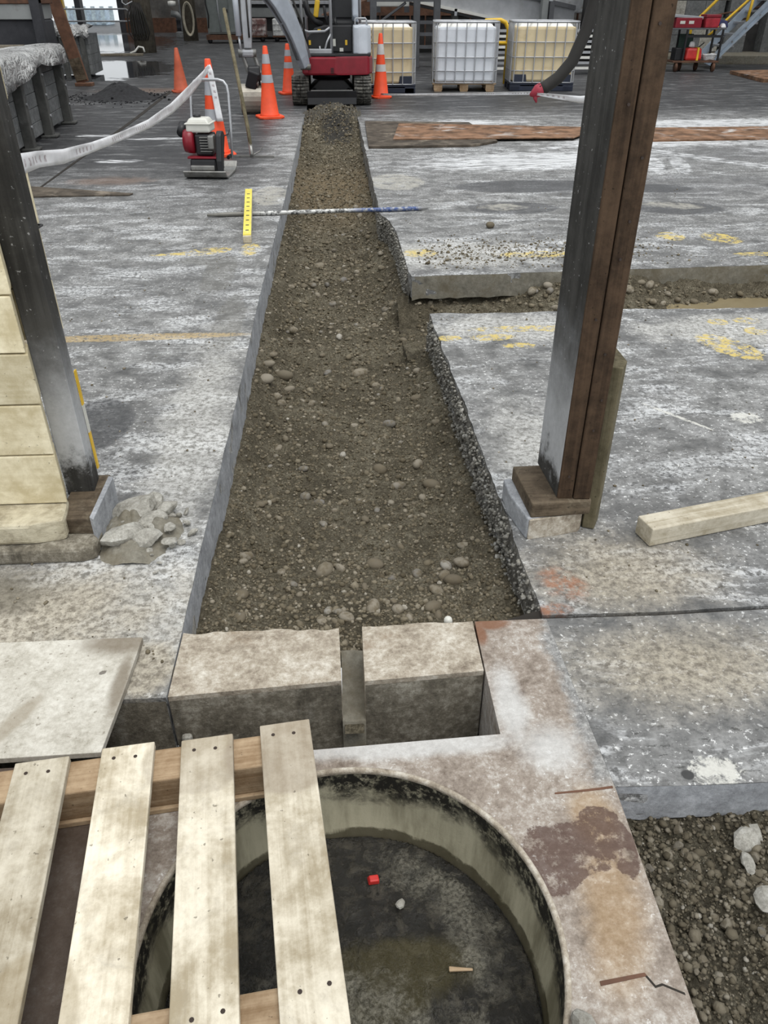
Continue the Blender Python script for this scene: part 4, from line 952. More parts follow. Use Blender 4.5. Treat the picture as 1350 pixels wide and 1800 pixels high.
MB().prof_x([(-.12,.03),(-.10,.02),(-.07,.12),(-.09,.22),(-.12,.23),(-.10,.13)], -.42, .38).build('dozer_blade', 'black', ex, bevel=.008)
MB().box((-.02, .10, .21), (.70, .04, .03)).build('cross_bar', 'steel', ex, bevel=.006)
for x in (-.3, .26): MB().tube([(x, .3, .22), (x, -.08, .13)], .035, 8).build('blade_arm', 'black', ex)
MB().cyl((-.02, .8, .34), (-.02, .8, .45), .32, 24).build('slew_ring', 'black', ex, True)
house = MB().slab([(-.47, .0), (.05, -.02), (.60, .10), (.66, .30), (.66, 1.2), (.45, 1.55), (-.3, 1.55), (-.47, 1.2)], [], .44, .70).build('house', 'red', ex, bevel=.03)
MB().slab([(-.45, .02), (.05, .0), (.62, .14), (.64, .30), (.64, 1.2), (-.45, 1.2)], [], .70, .735).build('deck', 'black', ex, bevel=.01)
for pts in ([(.12, .53), (.24, .53), (.24, .63), (.20, .62)], [(.30, .53), (.50, .53), (.55, .66), (.34, .63)]):
    MB().add([(x, -.012 + (x-.05)*.218, z) for x, z in pts] + [(x, .02 + (x-.05)*.218, z) for x, z in pts], [(0,1,2,3),(7,6,5,4),(0,4,5,1),(1,5,6,2),(2,6,7,3),(3,7,4,0)]).build('embossed_panel', 'red', house, bevel=.006)
for k in range(4): MB().box((.0, -.026, .475+k*.022), (.05, .012, .008)).build('vent_slot', 'black', house)
MB().box((-.43, -.05, .64), (.10, .22, .34)).build('swing_bracket', 'red', ex, bevel=.025)
MB().cyl((-.50, -.14, .57), (-.34, -.14, .57), .045, 14).build('boom_pin', 'steel', ex, True)
# boom: tapered box swept through points, lighter outer plate
def sweep(name, pts, ws, hs, mat, parent, side=Vector((1,0,0)), bevel=.012):
    pts = [Vector(p) for p in pts]; rows = []
    for i, p in enumerate(pts):
        d = (pts[min(i+1, len(pts)-1)] - pts[max(i-1, 0)]).normalized(); s = (side - d*side.dot(d)).normalized(); nn = d.cross(s)
        a, b = ws[i]/2, hs[i]/2
        rows.append([p + s*a + nn*b, p - s*a + nn*b, p - s*a - nn*b, p + s*a - nn*b])
    mb = MB(); vs = [q for r in rows for q in r]; fs = [(3,2,1,0), tuple(4*(len(rows)-1)+k for k in range(4))]
    for i in range(len(rows)-1): fs += [(i*4+k, i*4+(k+1) % 4, i*4+4+(k+1) % 4, i*4+4+k) for k in range(4)]
    return mb.add(vs, fs).build(name, mat, parent, bevel=bevel)
bp = [(-.43, -.15, .57), (-.47, -.19, .72), (-.555, -.26, .98), (-.66, -.34, 1.22), (-.80, -.45, 1.45), (-.98, -.58, 1.66), (-1.15, -.70, 1.84), (-1.25, -.80, 1.93)]
bm_ = sweep('boom', bp, [.10,.12,.13,.14,.15,.15,.13,.11], [.15,.21,.26,.28,.28,.25,.20,.15], 'boomgrey', ex, Vector((.8,-.6,0)))
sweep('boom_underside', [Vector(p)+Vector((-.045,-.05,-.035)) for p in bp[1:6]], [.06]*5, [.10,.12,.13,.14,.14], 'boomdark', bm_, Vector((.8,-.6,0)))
MB().tube([(-.36, -.12, .70), (-.48, -.20, 1.05), (-.62, -.30, 1.42), (-.70, -.36, 1.60)], .035, 10).build('boom_cylinder', 'silver', ex, True)
MB().tube([(-.35, -.06, .70), (-.43, -.12, 1.1), (-.58, -.22, 1.5)], .016, 8).build('hydraulic_hose', 'hose', ex, True)
# arm, linkage, bucket
arm = sweep('arm', [(-1.22, -.82, 1.95), (-1.21, -.85, 1.6), (-1.225, -.89, 1.2), (-1.235, -.92, .86)], [.15,.15,.14,.11], [.16,.18,.15,.10], 'silver', ex, Vector((1,0,0)))
MB().tube([(-1.20, -.96, 1.75), (-1.20, -.98, 1.2), (-1.20, -.985, 1.0)], .012, 6).build('hydraulic_hose', 'hose', arm, True)
MB().tube([(-1.37, -.90, 1.9), (-1.355, -.92, 1.02)], .042, 12).build('arm_cylinder', 'whitepanel', ex, True)
MB().tube([(-1.355, -.92, 1.02), (-1.34, -.94, .82)], .018, 10).build('cylinder_rod', 'galv', ex, True)
MB().cyl((-1.38, -.93, .80), (-1.12, -.93, .80), .055, 12).build('link_pin', 'steel', ex, True)
MB().box((-1.24, -.93, .80), (.18, .12, .10)).build('link_yoke', 'silver', ex, bevel=.03)
for x, b in ((-1.33, -.03), (-1.16, .04)): MB().tube([(x, -.93, .80), (x+.08, -.95, .55)], .03, 8).build('link_bar', 'steel', ex)
MB().prof_x([(-1.0,.40),(-.86,.38),(-.84,.52),(-.90,.66),(-1.02,.64),(-1.06,.52)], -1.26, -1.08).build('quick_hitch', 'black', ex, bevel=.025)
MB().box((-1.20, -1.02, .46), (.17, .08, .24), (R(10), R(20), 0)).build('hitch_plate', 'black', ex, bevel=.02)
bkp = [(-.90 + .19*math.cos(q), .205 + .20*math.sin(q)) for q in np.linspace(R(60), R(330), 16)]
bk = MB().prof_x(bkp + [(-.90 + .165*math.cos(q), .205 + .175*math.sin(q)) for q in np.linspace(R(330), R(60), 16)], -1.40, -1.04).build('bucket', 'bucketsteel', ex, bevel=.004)
for x in (-1.40, -1.04): MB().prof_x(bkp, x-.008, x+.008).build('bucket_cheek', 'bucketsteel', bk)
for x in (-1.13, -1.06): MB().box((x, -.98, .40), (.025, .10, .12)).build('bucket_ear', 'steel', bk, bevel=.02)
for x in (-1.13, -1.06): MB().cyl((x-.02, -1.02, .42), (x+.02, -1.02, .42), .035, 12).build('ear_pin', 'steel', bk)
# canopy, covers, seat
MB().tube([(-.0, .22, .73), (-.0, .22, 2.35)], .024, 10).build('canopy_post', 'silver', ex, True)
MB().tube([(-.46, .30, .73), (-.47, .30, 2.35)], .022, 10).build('canopy_post', 'silver', ex, True)
for x in (-.42, .5): MB().tube([(x, 1.35, .73), (x, 1.35, 2.35)], .024, 10).build('canopy_post', 'silver', ex, True)
MB().box((.02, .78, 2.38), (1.1, 1.3, .06)).build('canopy_roof', 'silver', ex, bevel=.03)
MB().tube([(-.46, .28, 1.06), (-.36, .25, 1.03), (-.1, .22, 1.04), (-.02, .22, 1.09)], .018, 8).build('grab_rail', 'silver', ex, True)
MB().tube([(-.01, .21, 1.0), (-.07, .18, .90), (-.12, .18, .76)], .015, 8).build('grab_rail', 'silver', ex, True)
MB().tube([(-.19, .16, .84), (-.185, .16, .76), (-.15, .16, .74), (-.10, .16, .745)], .012, 8).build('foot_rail', 'silver', ex, True)
MB().bb((-.44, .10, .735), (-.0, .26, .80)).build('step_plate', 'silver', ex, bevel=.01)
MB().prof_y([(-.42,.74),(.34,.74),(.34,1.12),(-.10,1.12),(-.26,1.08),(-.38,.96),(-.42,.84)], .34, .46).build('front_cowl', 'black', ex, bevel=.02)
for x, z, w_, h_ in ((-.35, .88, .035, .065), (-.19, 1.04, .05, .05), (.24, .88, .035, .07)): MB().box((x, .336, z), (w_, .008, h_)).build('warning_sticker', 'yellow', ex)
for x, z, w_, h_ in ((.045, .88, .045, .10), (.16, .78, .06, .05)): MB().box((x, .336, z), (w_, .008, h_)).build('notice_sticker', 'plastic_white', ex)
cv = MB().slab([(.35, .16), (.44, .10), (.58, .13), (.64, .3), (.64, 1.1), (.35, 1.1)], [], .715, 1.12).build('engine_cover', 'whitepanel', ex, bevel=.035)
MB().tube([(.38, .2, 1.10), (.385, .2, 1.19), (.40, .2, 1.215), (.55, .22, 1.215), (.57, .22, 1.19), (.57, .22, 1.10)], .014, 8).build('cover_rail', 'silver', cv, True)
for k in range(4): MB().box((.643, .42, .80+k*.075), (.012, .10, .04)).build('louvre', 'black', cv)
MB().box((.22, .85, 1.12), (.46, .48, .14)).build('seat', 'black', ex, bevel=.05)
MB().box((.24, 1.12, 1.44), (.44, .14, .60), (R(-10), 0, 0)).build('seat_back', 'black', ex, bevel=.06)
MB().box((.40, .68, 1.36), (.10, .40, .42), (R(-20), 0, R(0))).build('arm_console', 'boomgrey', ex, bevel=.03)
MB().tube([(-.05, .42, 1.1), (-.09, .45, 1.28), (-.10, .44, 1.38)], .022, 8).build('control_lever', 'black', ex, True)
MB().tube([(.08, .40, 1.1), (.06, .44, 1.22)], .028, 8).build('control_lever', 'black', ex, True)
MB().tube([(-.40, .40, 1.45), (-.36, .45, 1.28), (-.26, .5, 1.17), (-.14, .5, 1.12)], .045, 10).build('cable_loom', 'black', ex, True)
MB().box((-.22, .52, 1.34), (.08, .08, .24), (0, R(10), 0)).build('yellow_lever', 'yellow', ex, bevel=.02)

# ------------------------------------------------------------------ intermediate bulk containers
def ibc(label, loc, rz, tank, plastic, nx=6):
    t = thing('bulk_container', label, 'tank', loc, rz, 'caged liquid containers')
    W, D, H0, H1 = 1.16, .98, .145, 1.10
    tkk = MB().slab([(-.5,-.48),(.5,-.48),(.565,-.41),(.565,.41),(.5,.48),(-.5,.48),(-.565,.41),(-.565,-.41)], [], H0+.01, H1-.06).build('tank', tank, t, bevel=.04)
    MB().box((0, 0, H1-.04), (1.02, .86, .06), taper=.9).build('tank_top', 'cap', tkk, bevel=.02)
    MB().cyl((0, 0, H1-.02), (0, 0, H1+.025), .10, 18).build('filler_cap', 'black', tkk, True)
    x, y = .59, .50; rc = .05
    rim = [(-x+rc,-y),(x-rc,-y),(x,-y+rc),(x,y-rc),(x-rc,y),(-x+rc,y),(-x,y-rc),(-x,-y+rc)]
    cg = MB().tube([(a, b, H1+.015) for a, b in rim], .018, 8, True).build('cage', 'galv', t, True)
    for z in (H0, .34, .56, .80): MB().tube([(a, b, z) for a, b in rim], .0105, 6, True).build('bar', 'galv', cg, True)
    for k in range(nx+1):
        px = -x+.05 + (2*x-.1)*k/nx
        for yy_ in (-y-.006, y+.006): MB().cyl((px, yy_, H0), (px, yy_, H1), .0105, 6).build('bar', 'galv', cg)
    for k in range(6):
        py = -y+.06 + (2*y-.12)*k/5
        for xx_ in (-x-.006, x+.006): MB().cyl((xx_, py, H0), (xx_, py, H1), .0105, 6).build('bar', 'galv', cg)
    for a in (-.3, .05): MB().tube([(a, -.5, H1+.015), (a+.25, .5, H1+.015)], .012, 6).build('top_brace', 'galv', cg)
    if plastic:
        MB().box((0, 0, .125), (1.2, 1.0, .05)).build('pallet_deck', 'palletblue', t, bevel=.01)
        for px in (-.5, 0, .5):
            for py in (-.42, 0, .42): MB().box((px, py, .05), (.20, .16, .10)).build('pallet_foot', 'palletblue', t, bevel=.01)
        for s_ in (-1, 1):
            MB().box((s_*.42, -.47, .21), (.26, .07, .14), taper=.85).build('corner_guard', 'palletblue', t, bevel=.01)
            MB().box((0, s_*.48, .045), (1.16, .04, .08)).build('pallet_skid', 'palletblue', t, bevel=.005)
    else:
        for k in range(6): MB().box((0, -.44+k*.176, .128), (1.2, .11, .02)).build('pallet_board', 'stringerwood', t)
        for px in (-.49, 0, .49):
            for py in (-.43, 0, .43): MB().box((px, py, .07), (.16, .12, .095)).build('pallet_block', 'stringerwood', t)
            MB().box((px, 0, .011), (.14, 1.0, .02)).build('pallet_runner', 'stringerwood', t)
    return t
ibc('yellowed caged tank on navy pallet directly right of the excavator', (.93, 16.72, 0), 0, 'ctank', True, 6)
ibc('white caged tank standing on a wooden pallet', (2.52, 16.95, 0), R(-5), 'wtank', False, 6)
ibc('yellowed caged tank on navy pallet behind the hanging hose', (4.00, 16.95, 0), R(-5), 'ctank', True, 6)

# ------------------------------------------------------------------ left bins
bn = thing('block_bin', 'grey concrete block bin with silver film draped over its top', 'bin', (-3.50, 9.0, 0), R(5.2))
# wall runs along +Y, outer face at x=0
for c in range(5):
    z0 = .06 + c*.155
    for k in range(-2, 8):
        y0 = .0 + k*.50 + (.25 if c % 2 else 0); y1 = min(y0+.495, 3.5); 
        if y0 < -1 or y1 - y0 < .08: continue
        MB().bb((-.16, y0, z0), (0, y1, z0+.151)).build('block', 'greyblock', bn, bevel=.006)
for c in range(5):
    for k in range(4): MB().bb((-.16-(k+1)*.5, 3.35, .06+c*.155), (-.165-k*.5, 3.5, .06+c*.155+.151)).build('block', 'greyblock', bn, bevel=.006)
for y in (.2, 1.05, 2.1, 3.38):
    p = MB().box((.055, y, .45), (.11, .13, .90)).build('upright', 'beamgrey', bn, bevel=.008)
    for z in (.25, .48, .70): MB().cyl((.11, y, z), (.125, y, z), .016, 8).build('bolt', 'galv', p)
    MB().box((.06, y, .02), (.2, .2, .03)).build('foot', 'beamgrey', p, bevel=.01)
def film(rows, name, mat, parent):
    o = MB().strip(rows).build(name, mat, parent, True)
    s = o.modifiers.new('solid', 'SOLIDIFY'); s.thickness = .004; return o
rows_ = []
ys = np.linspace(-1, 3.62, 110)
for j, (dx, z) in enumerate([(-1.2,.86),(-.7,.90),(-.35,.94),(-.18,.955),(-.03,.955),(.10,.94),(.135,.90),(.145,.84),(.15,.78),(.155,.72)]):
    row = []
    for y in ys:
        drop = np.interp(y, [-1,.3,1.2,2.0,2.4,3.5], [1.45,1.3,1.0,.55,.8,.9]); f = max(0, (j-5)/4)
        fold = .022*abs(math.sin(y*2.6 + j*.5)) + .010*math.sin(y*13 - j*1.3) + .012*math.sin(y*4.3+j)
        row.append((dx + fold*f*1.2 + (.01*math.sin(y*17) if j < 5 else 0), float(y), .94 + (z-.94)*(drop if j > 5 else 1) + fold*.6*(1 if j < 6 else .4)))
    rows_.append(row)
film(rows_, 'film_cover', 'film', bn)
MB().prof_y([(-.9,.93),(-.5,.99),(-.3,.97),(-.25,.94)], -.6, 1.6).build('blue_sheet', 'bluefilm', bn, bevel=.01)
MB().bb((-1.6, 3.0, .93), (-.25, 3.1, .975)).build('top_plank', 'polewood', bn)

b2 = thing('far_bin', 'smaller film-covered block bin behind the leaning beam', 'bin', (-5.35, 20.2, 0), R(4))
for c in range(4):
    for k in range(3): MB().bb((-.9+k*.3, 0, .05+c*.19), (-.605+k*.3, 1.2, .05+c*.19+.186)).build('block', 'greyblock', b2)
for x in (-.55, -.12): MB().box((x, -.04, .43), (.10, .08, .86)).build('upright', 'beamgrey', b2)
rows_ = []
for j, (dy, z) in enumerate([(.9,.93),(.3,.97),(.05,.97),(-.07,.93),(-.09,.84),(-.10,.76)]):
    rows_.append([(-1.0+i*.05, dy + .03*math.sin(i*1.9+j)*(j > 2), z + .03*math.sin(i*1.3+j)) for i in range(22)])
film(rows_, 'film_cover', 'film', b2)

lb = thing('leaning_beam', 'wide dark plank leaning against the furnace casing', 'beam', (-5.05, 18.05, 0))
sweep('beam_body', [(.02, 0, .06), (-.05, .01, .45), (-.275, .03, 1.6), (-.52, .06, 2.9)], [.24]*4, [.07]*4, 'rust', lb, Vector((1,0,0)), .01)
MB().box((.05, -.02, .03), (.34, .2, .06)).build('foot_plate', 'rust', lb, bevel=.008)
sweep('pale_end', [(.012, -.040, .10), (-.06, -.035, .48)], [.22]*2, [.012]*2, 'padwood', lb, Vector((1,0,0)), .002)

fc = thing('furnace_casing', 'dark rusty steel casing standing behind the film-covered bin', 'machine', (-6.3, 15.6, 0))
MB().bb((-3, 0, 0), (1.45, .7, 1.18)).build('lower_casing', 'darkmachine', fc, bevel=.03)
MB().bb((.30, -.06, 1.18), (1.45, .7, 1.40)).build('pale_panel', 'machine', fc, bevel=.01)
MB().bb((.2, -.08, 1.40), (1.5, .7, 1.52)).build('rusty_ledge', 'rust', fc, bevel=.01)
MB().bb((-3, -.05, 1.18), (.25, .7, 3.2)).build('upper_casing', 'cabinet', fc, bevel=.03)
MB().bb((1.35, -.12, .3), (1.50, .05, 3.2)).build('corner_stanchion', 'darkmachine', fc)
MB().tube([(-.35, -.1, 1.16), (.1, -.12, 1.22), (.35, -.1, 1.33)], .014, 6).build('pipe', 'cream_hose', fc, True)

# ash heap
ah = thing('ash_heap', 'low heap of black ash on the floor left of the cones', 'heap', (-3.75, 15.75, 0))
hx, hy = np.meshgrid(np.linspace(-.85, .65, 90), np.linspace(-.6, .6, 60))
hz = .24*np.exp(-(hx/.42)**2-(hy/.35)**2) + (.05*np.abs(fbm(hx, hy, 9, 4, 71)))*np.exp(-(hx/.6)**2-(hy/.45)**2) - .012
grid_mesh('mound', hx, hy, hz, 'ash', ah)
for k in range(22):
    x = rr_.gauss(0, .4); y = rr_.gauss(0, .25); s = rr_.uniform(.02, .05)
    o = inst(rock_mesh('ash_lump', 'ash', 80+k, 1, .4, .7, True) if k < 3 else bpy.data.meshes['ash_lump'], 'lump', ah, (x, y, .22*math.exp(-(x/.42)**2-(y/.35)**2)+s*.3), (0, 0, k), (s, s, s))
n = 900; xx = rng.normal(-3.9, .6, n); yy = rng.normal(15.7, .5, n); sz = rng.lognormal(-4.6, .5, n)
scatter('ash_crumbs', ah, np.clip(xx+3.9, -.95, .65), yy-15.7, sz*.3, sz, 'ash', seed=15)

# ------------------------------------------------------------------ far hall: columns, machines, walls
def pole(label, x, y, r, name='timber_column'):
    t = thing(name, label, 'column', (x, y, 0)); MB().tube([(0, 0, 0), (.02, 0, 3), (.05, 0, 7)], [r, r*.95, r*.9], 16).build('trunk', 'polewood', t, True); return t
p1 = pole('thick timber column with coiled black cable in the far left hall', -5.98, 29.3, .34)
for k in range(7):
    a = -.28 + k*.07
    MB().tube([(a*.6, -.36, 1.35), (a*1.1-.03, -.40, 1.0), (a*1.25, -.42, .55), (a*1.0+.05, -.41, .35), (a*1.1+.12, -.42, .55), (a*.9+.06, -.40, 1.0), (a*.5, -.36, 1.35)], .022, 6).build('cable_loop', 'hose', p1, True)
MB().tube([(-.45, -.30, 1.7), (-.44, -.36, 1.35), (-.34, -.38, 1.28), (-.12, -.37, 1.38)], .022, 6).build('white_conduit', 'galv', p1, True)
p2 = pole('far timber column with coiled cream hose', -5.72, 37.3, .30)
for k in range(3):
    c = [(.17*math.cos(q)*(1+.12*k) + .04, -.33-.02*k, .75 + .52*math.sin(q)*(1+.05*k)) for q in np.linspace(0, 2*PI, 25)[:-1]]
    MB().tube(c, .026, 6, True).build('hose_loop', 'cream_hose', p2, True)
drift = thing('driftboard', 'dark board lying in the puddle beside the thick column', 'board', (-6.5, 27.6, 0), R(6))
MB().box((0, 0, .03), (1.5, .35, .05)).build('plank', 'polewood', drift)
MB().tube([(.35, .25, .05), (.5, .28, .10), (.62, .3, .22), (.75, .28, .20), (.78, .25, .08)], .03, 6).build('pale_cable', 'cap', drift, True)

cb = thing('switch_cabinet', 'grey green steel cabinet on a rusty trolley at the far side', 'cabinet', (-4.15, 35.0, 0))
MB().bb((-.55, 0, .30), (.62, .8, 2.3)).build('body', 'cabinet', cb, bevel=.02)
MB().bb((-.50, -.02, .36), (.27, .0, 2.2)).build('door', 'cabinet', cb, bevel=.008)
MB().bb((.31, -.02, .36), (.58, .0, 2.2)).build('door', 'cabinet', cb, bevel=.008)
MB().box((.22, -.04, 1.05), (.10, .05, .10)).build('latch', 'black', cb)
MB().bb((-.62, -.08, .12), (.75, .85, .28)).build('trolley_frame', 'rust', cb)
for x in (-.5, .6): MB().cyl((x, -.06, .09), (x, .02, .09), .09, 12).build('wheel', 'black', cb, True)
MB().tube([(-.5, -.1, 2.2), (-.52, -.12, 1.3), (-.45, -.14, .9), (-.50, -.12, .5)], .025, 6).build('cable', 'black', cb, True)
MB().tube([(-.1, -.08, 2.2), (-.08, -.08, 1.0), (-.04, -.08, .35)], .022, 6).build('conduit', 'galv', cb, True)

mc = thing('press_machine', 'long grey machine with dark slots behind the excavator boom', 'machine', (-1.6, 38.0, 0))
MB().bb((-1.9, 0, .78), (4.5, 3, 1.12)).build('lower_body', 'machine', mc, bevel=.03)
MB().bb((-1.9, .3, .3), (4.5, 3, .78)).build('dark_base', 'walldark', mc)  # set-back base in the dark wall colour
MB().bb((-1.9, .25, 1.12), (4.5, 3, 1.32)).build('dark_slot', 'black', mc)
MB().bb((-1.9, -.1, 1.24), (4.5, .1, 1.36)).build('rail', 'galv', mc, bevel=.01)
MB().bb((-1.9, .1, 1.42), (4.5, 3, 3.4)).build('upper_body', 'machine', mc, bevel=.03)
for x in (-.6, .6, 1.8): MB().bb((x, -.02, .80), (x+.02, .01, 1.10)).build('panel_seam', 'black', mc)
def skip(label, x, mat):
    t = thing('wheeled_bin', label, 'bin', (x, 36.0, 0))
    MB().bb((-.45, 0, .20), (.45, .8, .78)).build('body', mat, t, bevel=.04)
    for px in (-.3, -.1, .1, .3): MB().bb((px-.015, -.02, .22), (px+.015, 0, .75)).build('rib', mat, t)
    for z in (.40, .60): MB().bb((-.44, -.02, z-.012), (.44, 0, z+.012)).build('rib', mat, t)
    for px in (-.3, .3): MB().cyl((px, .05, .10), (px, .12, .10), .10, 12).build('wheel', 'black', t, True)
    MB().bb((-.46, .0, .16), (.46, .8, .21)).build('frame', 'rust', t)
skip('small rusty white wheeled bin next to the cabinet', -3.02, plain('rust_streaked_white', (.50, .45, .43), .6, dirt=(.20, .10, .09), amt=.55))
skip('white ribbed wheeled bin behind the banded cone', -1.85, plain('dirty_white_paint', (.68, .68, .66), .6, dirt=(.35, .33, .30), amt=.35))

# walls
wb = struct('wall_back')
MB().bb((-10.35, 46, 0), (45, 46.3, 7)).build('panel', 'wallback', wb)
MB().bb((-45, 46, 0), (-15.2, 46.3, 7)).build('panel', 'wallback', wb)
MB().bb((-15.2, 46, 3.4), (-10.35, 46.3, 7)).build('lintel', 'wallback', wb)
MB().bb((-10.3, 45.85, 0), (-5.6, 46, .62)).build('dado', 'rust', wb)
for x in (-12.35, -10.3): MB().bb((x-.13, 45.8, 0), (x+.13, 46.4, 3.4)).build('door_post', 'darkmachine', wb)
MB().bb((-13.2, 45.9, 0), (-13.05, 46.2, 3.4)).build('yellow_post', 'yellow', wb)
for z in (.5, 1.0): MB().tube([(-12.9, 45.2, z), (-9.9, 45.2, z)], .035, 6).build('guard_rail', 'galv', wb)
MB().tube([(-9.9, 45.2, 1.0), (-9.75, 45.2, .9), (-9.75, 45.2, .55), (-9.9, 45.2, .5)], .035, 6).build('guard_rail', 'galv', wb)
wl_ = MB().bb((-16.3, -2, 0), (-16, 46, 7)).build('unseen_wall_left', 'wallback'); tag(wl_, kind='structure')  # unseen side wall, added to cut light from low down
wr_ = MB().bb((16, -2, 0), (16.3, 46, 7)).build('unseen_wall_right', 'wallback'); tag(wr_, kind='structure')  # unseen as well, added so that light comes mostly from above
rf_ = struct('added_roof')  # slatted roof added above the view to keep the far floor dark
for k in range(7): MB().bb((-16.3, 19.5+k*3.9, 7), (16.3, 21.2+k*3.9, 7.2)).build('added_roof_slat', 'walldark', rf_)
ob = thing('outside_container', 'pale blue container seen through the bright far doorway', 'container', (-14.2, 58, 0))
MB().bb((-2.5, 0, 0), (.2, 2, .9)).build('body', plain('pale_blue_paint', (.55, .68, .80), .6), ob, bevel=.03)
for k in range(6): MB().bb((-2.3+k*.55, -.03, .1), (-2.05+k*.55, 0, 1.0)).build('rib', plain('pale_rib', (.62, .75, .86), .6) if k == 0 else bpy.data.materials['pale_rib'], ob)
rb = thing('red_hose_cabinet', 'red hose cabinet on the far wall beside the doorway', 'cabinet', (-9.05, 43.6, 0))
MB().bb((-.35, 0, .65), (.35, .25, 1.35)).build('body', plain('deep_red_paint', (.20, .022, .022), .5), rb, bevel=.02)
MB().bb((-.20, -.02, .95), (-.05, 0, 1.15)).build('sign', 'plastic_white', rb)
MB().cyl((0, .1, 0), (0, .1, .65), .06, 8).build('stand_pipe', 'rust', rb)
MB().bb((-.3, -.05, 1.45), (.3, .3, 1.9)).build('meter_box', 'machine', rb, bevel=.02)
dr = thing('grey_drum', 'dark steel drum against the far wall between the columns', 'drum', (-6.75, 42.5, 0))
MB().lathe([(.36, 0), (.37, .02), (.36, .28), (.375, .30), (.36, .32), (.36, .58), (.375, .60), (.36, .62), (.36, .92), (.37, .94), (.30, .93)], 20).build('shell', 'darkmachine', dr, True)
pp = thing('pump_unit', 'old pump with pale standpipe beside the far hose column', 'pump', (-6.65, 40.2, 0))
MB().bb((-.1, -.3, 0), (.65, .4, .22)).build('plinth', 'greyblock', pp, bevel=.02)
MB().tube([(.2, 0, .22), (.2, 0, 2.6)], .09, 10).build('standpipe', 'galv', pp, True)
MB().tube([(-.25, 0, .9), (.0, 0, .85), (.2, 0, .7)], .12, 10).build('casing', 'machine', pp, True)
MB().lathe([(.05, -.1), (.17, -.08), (.17, .08), (.05, .1)], 14, TR((-.15, -.1, 1.25))).build('gauge', 'cap', pp, True)
MB().bb((.42, -.1, .22), (.62, .2, 2.6)).build('dark_riser', 'black', pp)

# steel frame and conveyor behind the bulk containers
fr = thing('support_gantry', 'dark steel frame standing behind the caged tanks', 'frame', (0, 22.5, 0))
for x in (1.05, 2.12, 2.62): MB().box((x, 0, 1.7), (.16, .16, 3.4)).build('column', 'boomdark', fr, bevel=.01)
for z, x0, x1 in ((.45, 2.1, 2.65), (.97, .9, 3.4), (1.43, .9, 2.7), (.72, 2.1, 2.65)): MB().bb((x0, -.07, z-.035), (x1, .07, z+.035)).build('beam', 'boomdark', fr)
MB().tube([(1.25, 0, 1.0), (1.85, 0, 1.38)], .03, 6).build('brace', 'boomdark', fr)
MB().bb((2.2, .05, .40), (2.6, .5, .45)).build('shelf', 'galv', fr)
hp_ = thing('white_hopper', 'white hopper box standing on the steel frame', 'hopper', (1.55, 22.9, 1.17))
MB().bb((-.42, 0, .12), (.42, .8, .9)).build('body', 'cap', hp_, bevel=.02)
MB().bb((-.42, -.02, 0), (-.30, .1, .12)).build('leg', 'boomdark', hp_)
MB().bb((.30, -.02, 0), (.42, .1, .12)).build('leg', 'boomdark', hp_)
cvv = thing('inclined_conveyor', 'inclined conveyor with pale steel side covers behind the tanks', 'conveyor', (0, 24.5, 0))
def incl(x0, zt0, x1, zt1, h, y0, y1): return MB().prof_y([(x0, zt0-h), (x1, zt1-h), (x1, zt1), (x0, zt0)], y0, y1)
incl(.2, 2.35, 6.6, .82+.40, .60, 0, .9).build('side_cover', 'conveyor', cvv)
incl(.2, 1.80, 6.6, .66, .07, -.10, .0).build('lower_rail', 'cap', cvv)
incl(.2, 1.72, 6.6, .58, .06, -.06, .9).build('underside', 'black', cvv)
incl(.2, 2.50, 6.6, 1.30, .10, -.08, .95).build('top_rail', 'boomdark', cvv)
for x, z in ((1.7, 1.45), (3.35, 1.15), (4.9, .9)): MB().box((x, -.06, z), (.07, .08, .16)).build('bracket', 'galv', cvv)
for x in (3.4, 5.6): MB().bb((x-.08, .3, 0), (x+.08, .6, 2.5-(x)*.22)).build('leg', 'machine', cvv)
sc_ = thing('grey_column', 'light grey steel column with electrical box right of the conveyor', 'column', (5.75, 24.0, 0))
MB().bb((-.16, 0, 0), (.0, .25, 4)).build('flange', 'machine', sc_); MB().bb((.02, .05, 0), (.12, .2, 4)).build('web', 'galv', sc_)
MB().bb((.02, -.1, 1.0), (.14, .06, 1.4)).build('box', 'boomdark', sc_)
wt = thing('stained_tank', 'white tank with brown stains behind the third caged tank', 'tank', (6.8, 26.0, 0))
MB().bb((-.62, 0, 1.10), (.75, 1.2, 2.2)).build('body', plain('brown_stained_white', (.74, .75, .76), .5, scale=3, dirt=(.40, .36, .28), amt=.42, dscale=3), wt, bevel=.04)
for k in range(6): MB().bb((-.58+k*.22, -.02, .55), (-.55+k*.22, .1, 1.10)).build('leg', 'rust', wt)
bh = thing('blue_hand_pump', 'small blue container next to the stained tank', 'container', (7.15, 25.4, 0))
MB().box((0, 0, 1.02), (.16, .14, .20), taper=.7).build('body', 'blue', bh, bevel=.02)
MB().box((0, 0, .46), (.5, .3, .92)).build('stand', 'darkmachine', bh)
yr = thing('yellow_guard_rail', 'yellow hooped guard rail between the white and yellowed tanks', 'rail', (3.42, 18.0, 0))
MB().tube([(-.40, 0, 0), (-.40, 0, 1.0), (-.34, 0, 1.10), (-.04, 0, 1.11), (.06, 0, 1.07), (.13, 0, .95), (.13, 0, 0)], .04, 10).build('hoop', 'yellow', yr, True)
MB().tube([(-.4, 0, .72), (.13, 0, .72)], .035, 8).build('mid_rail', 'yellow', yr, True)
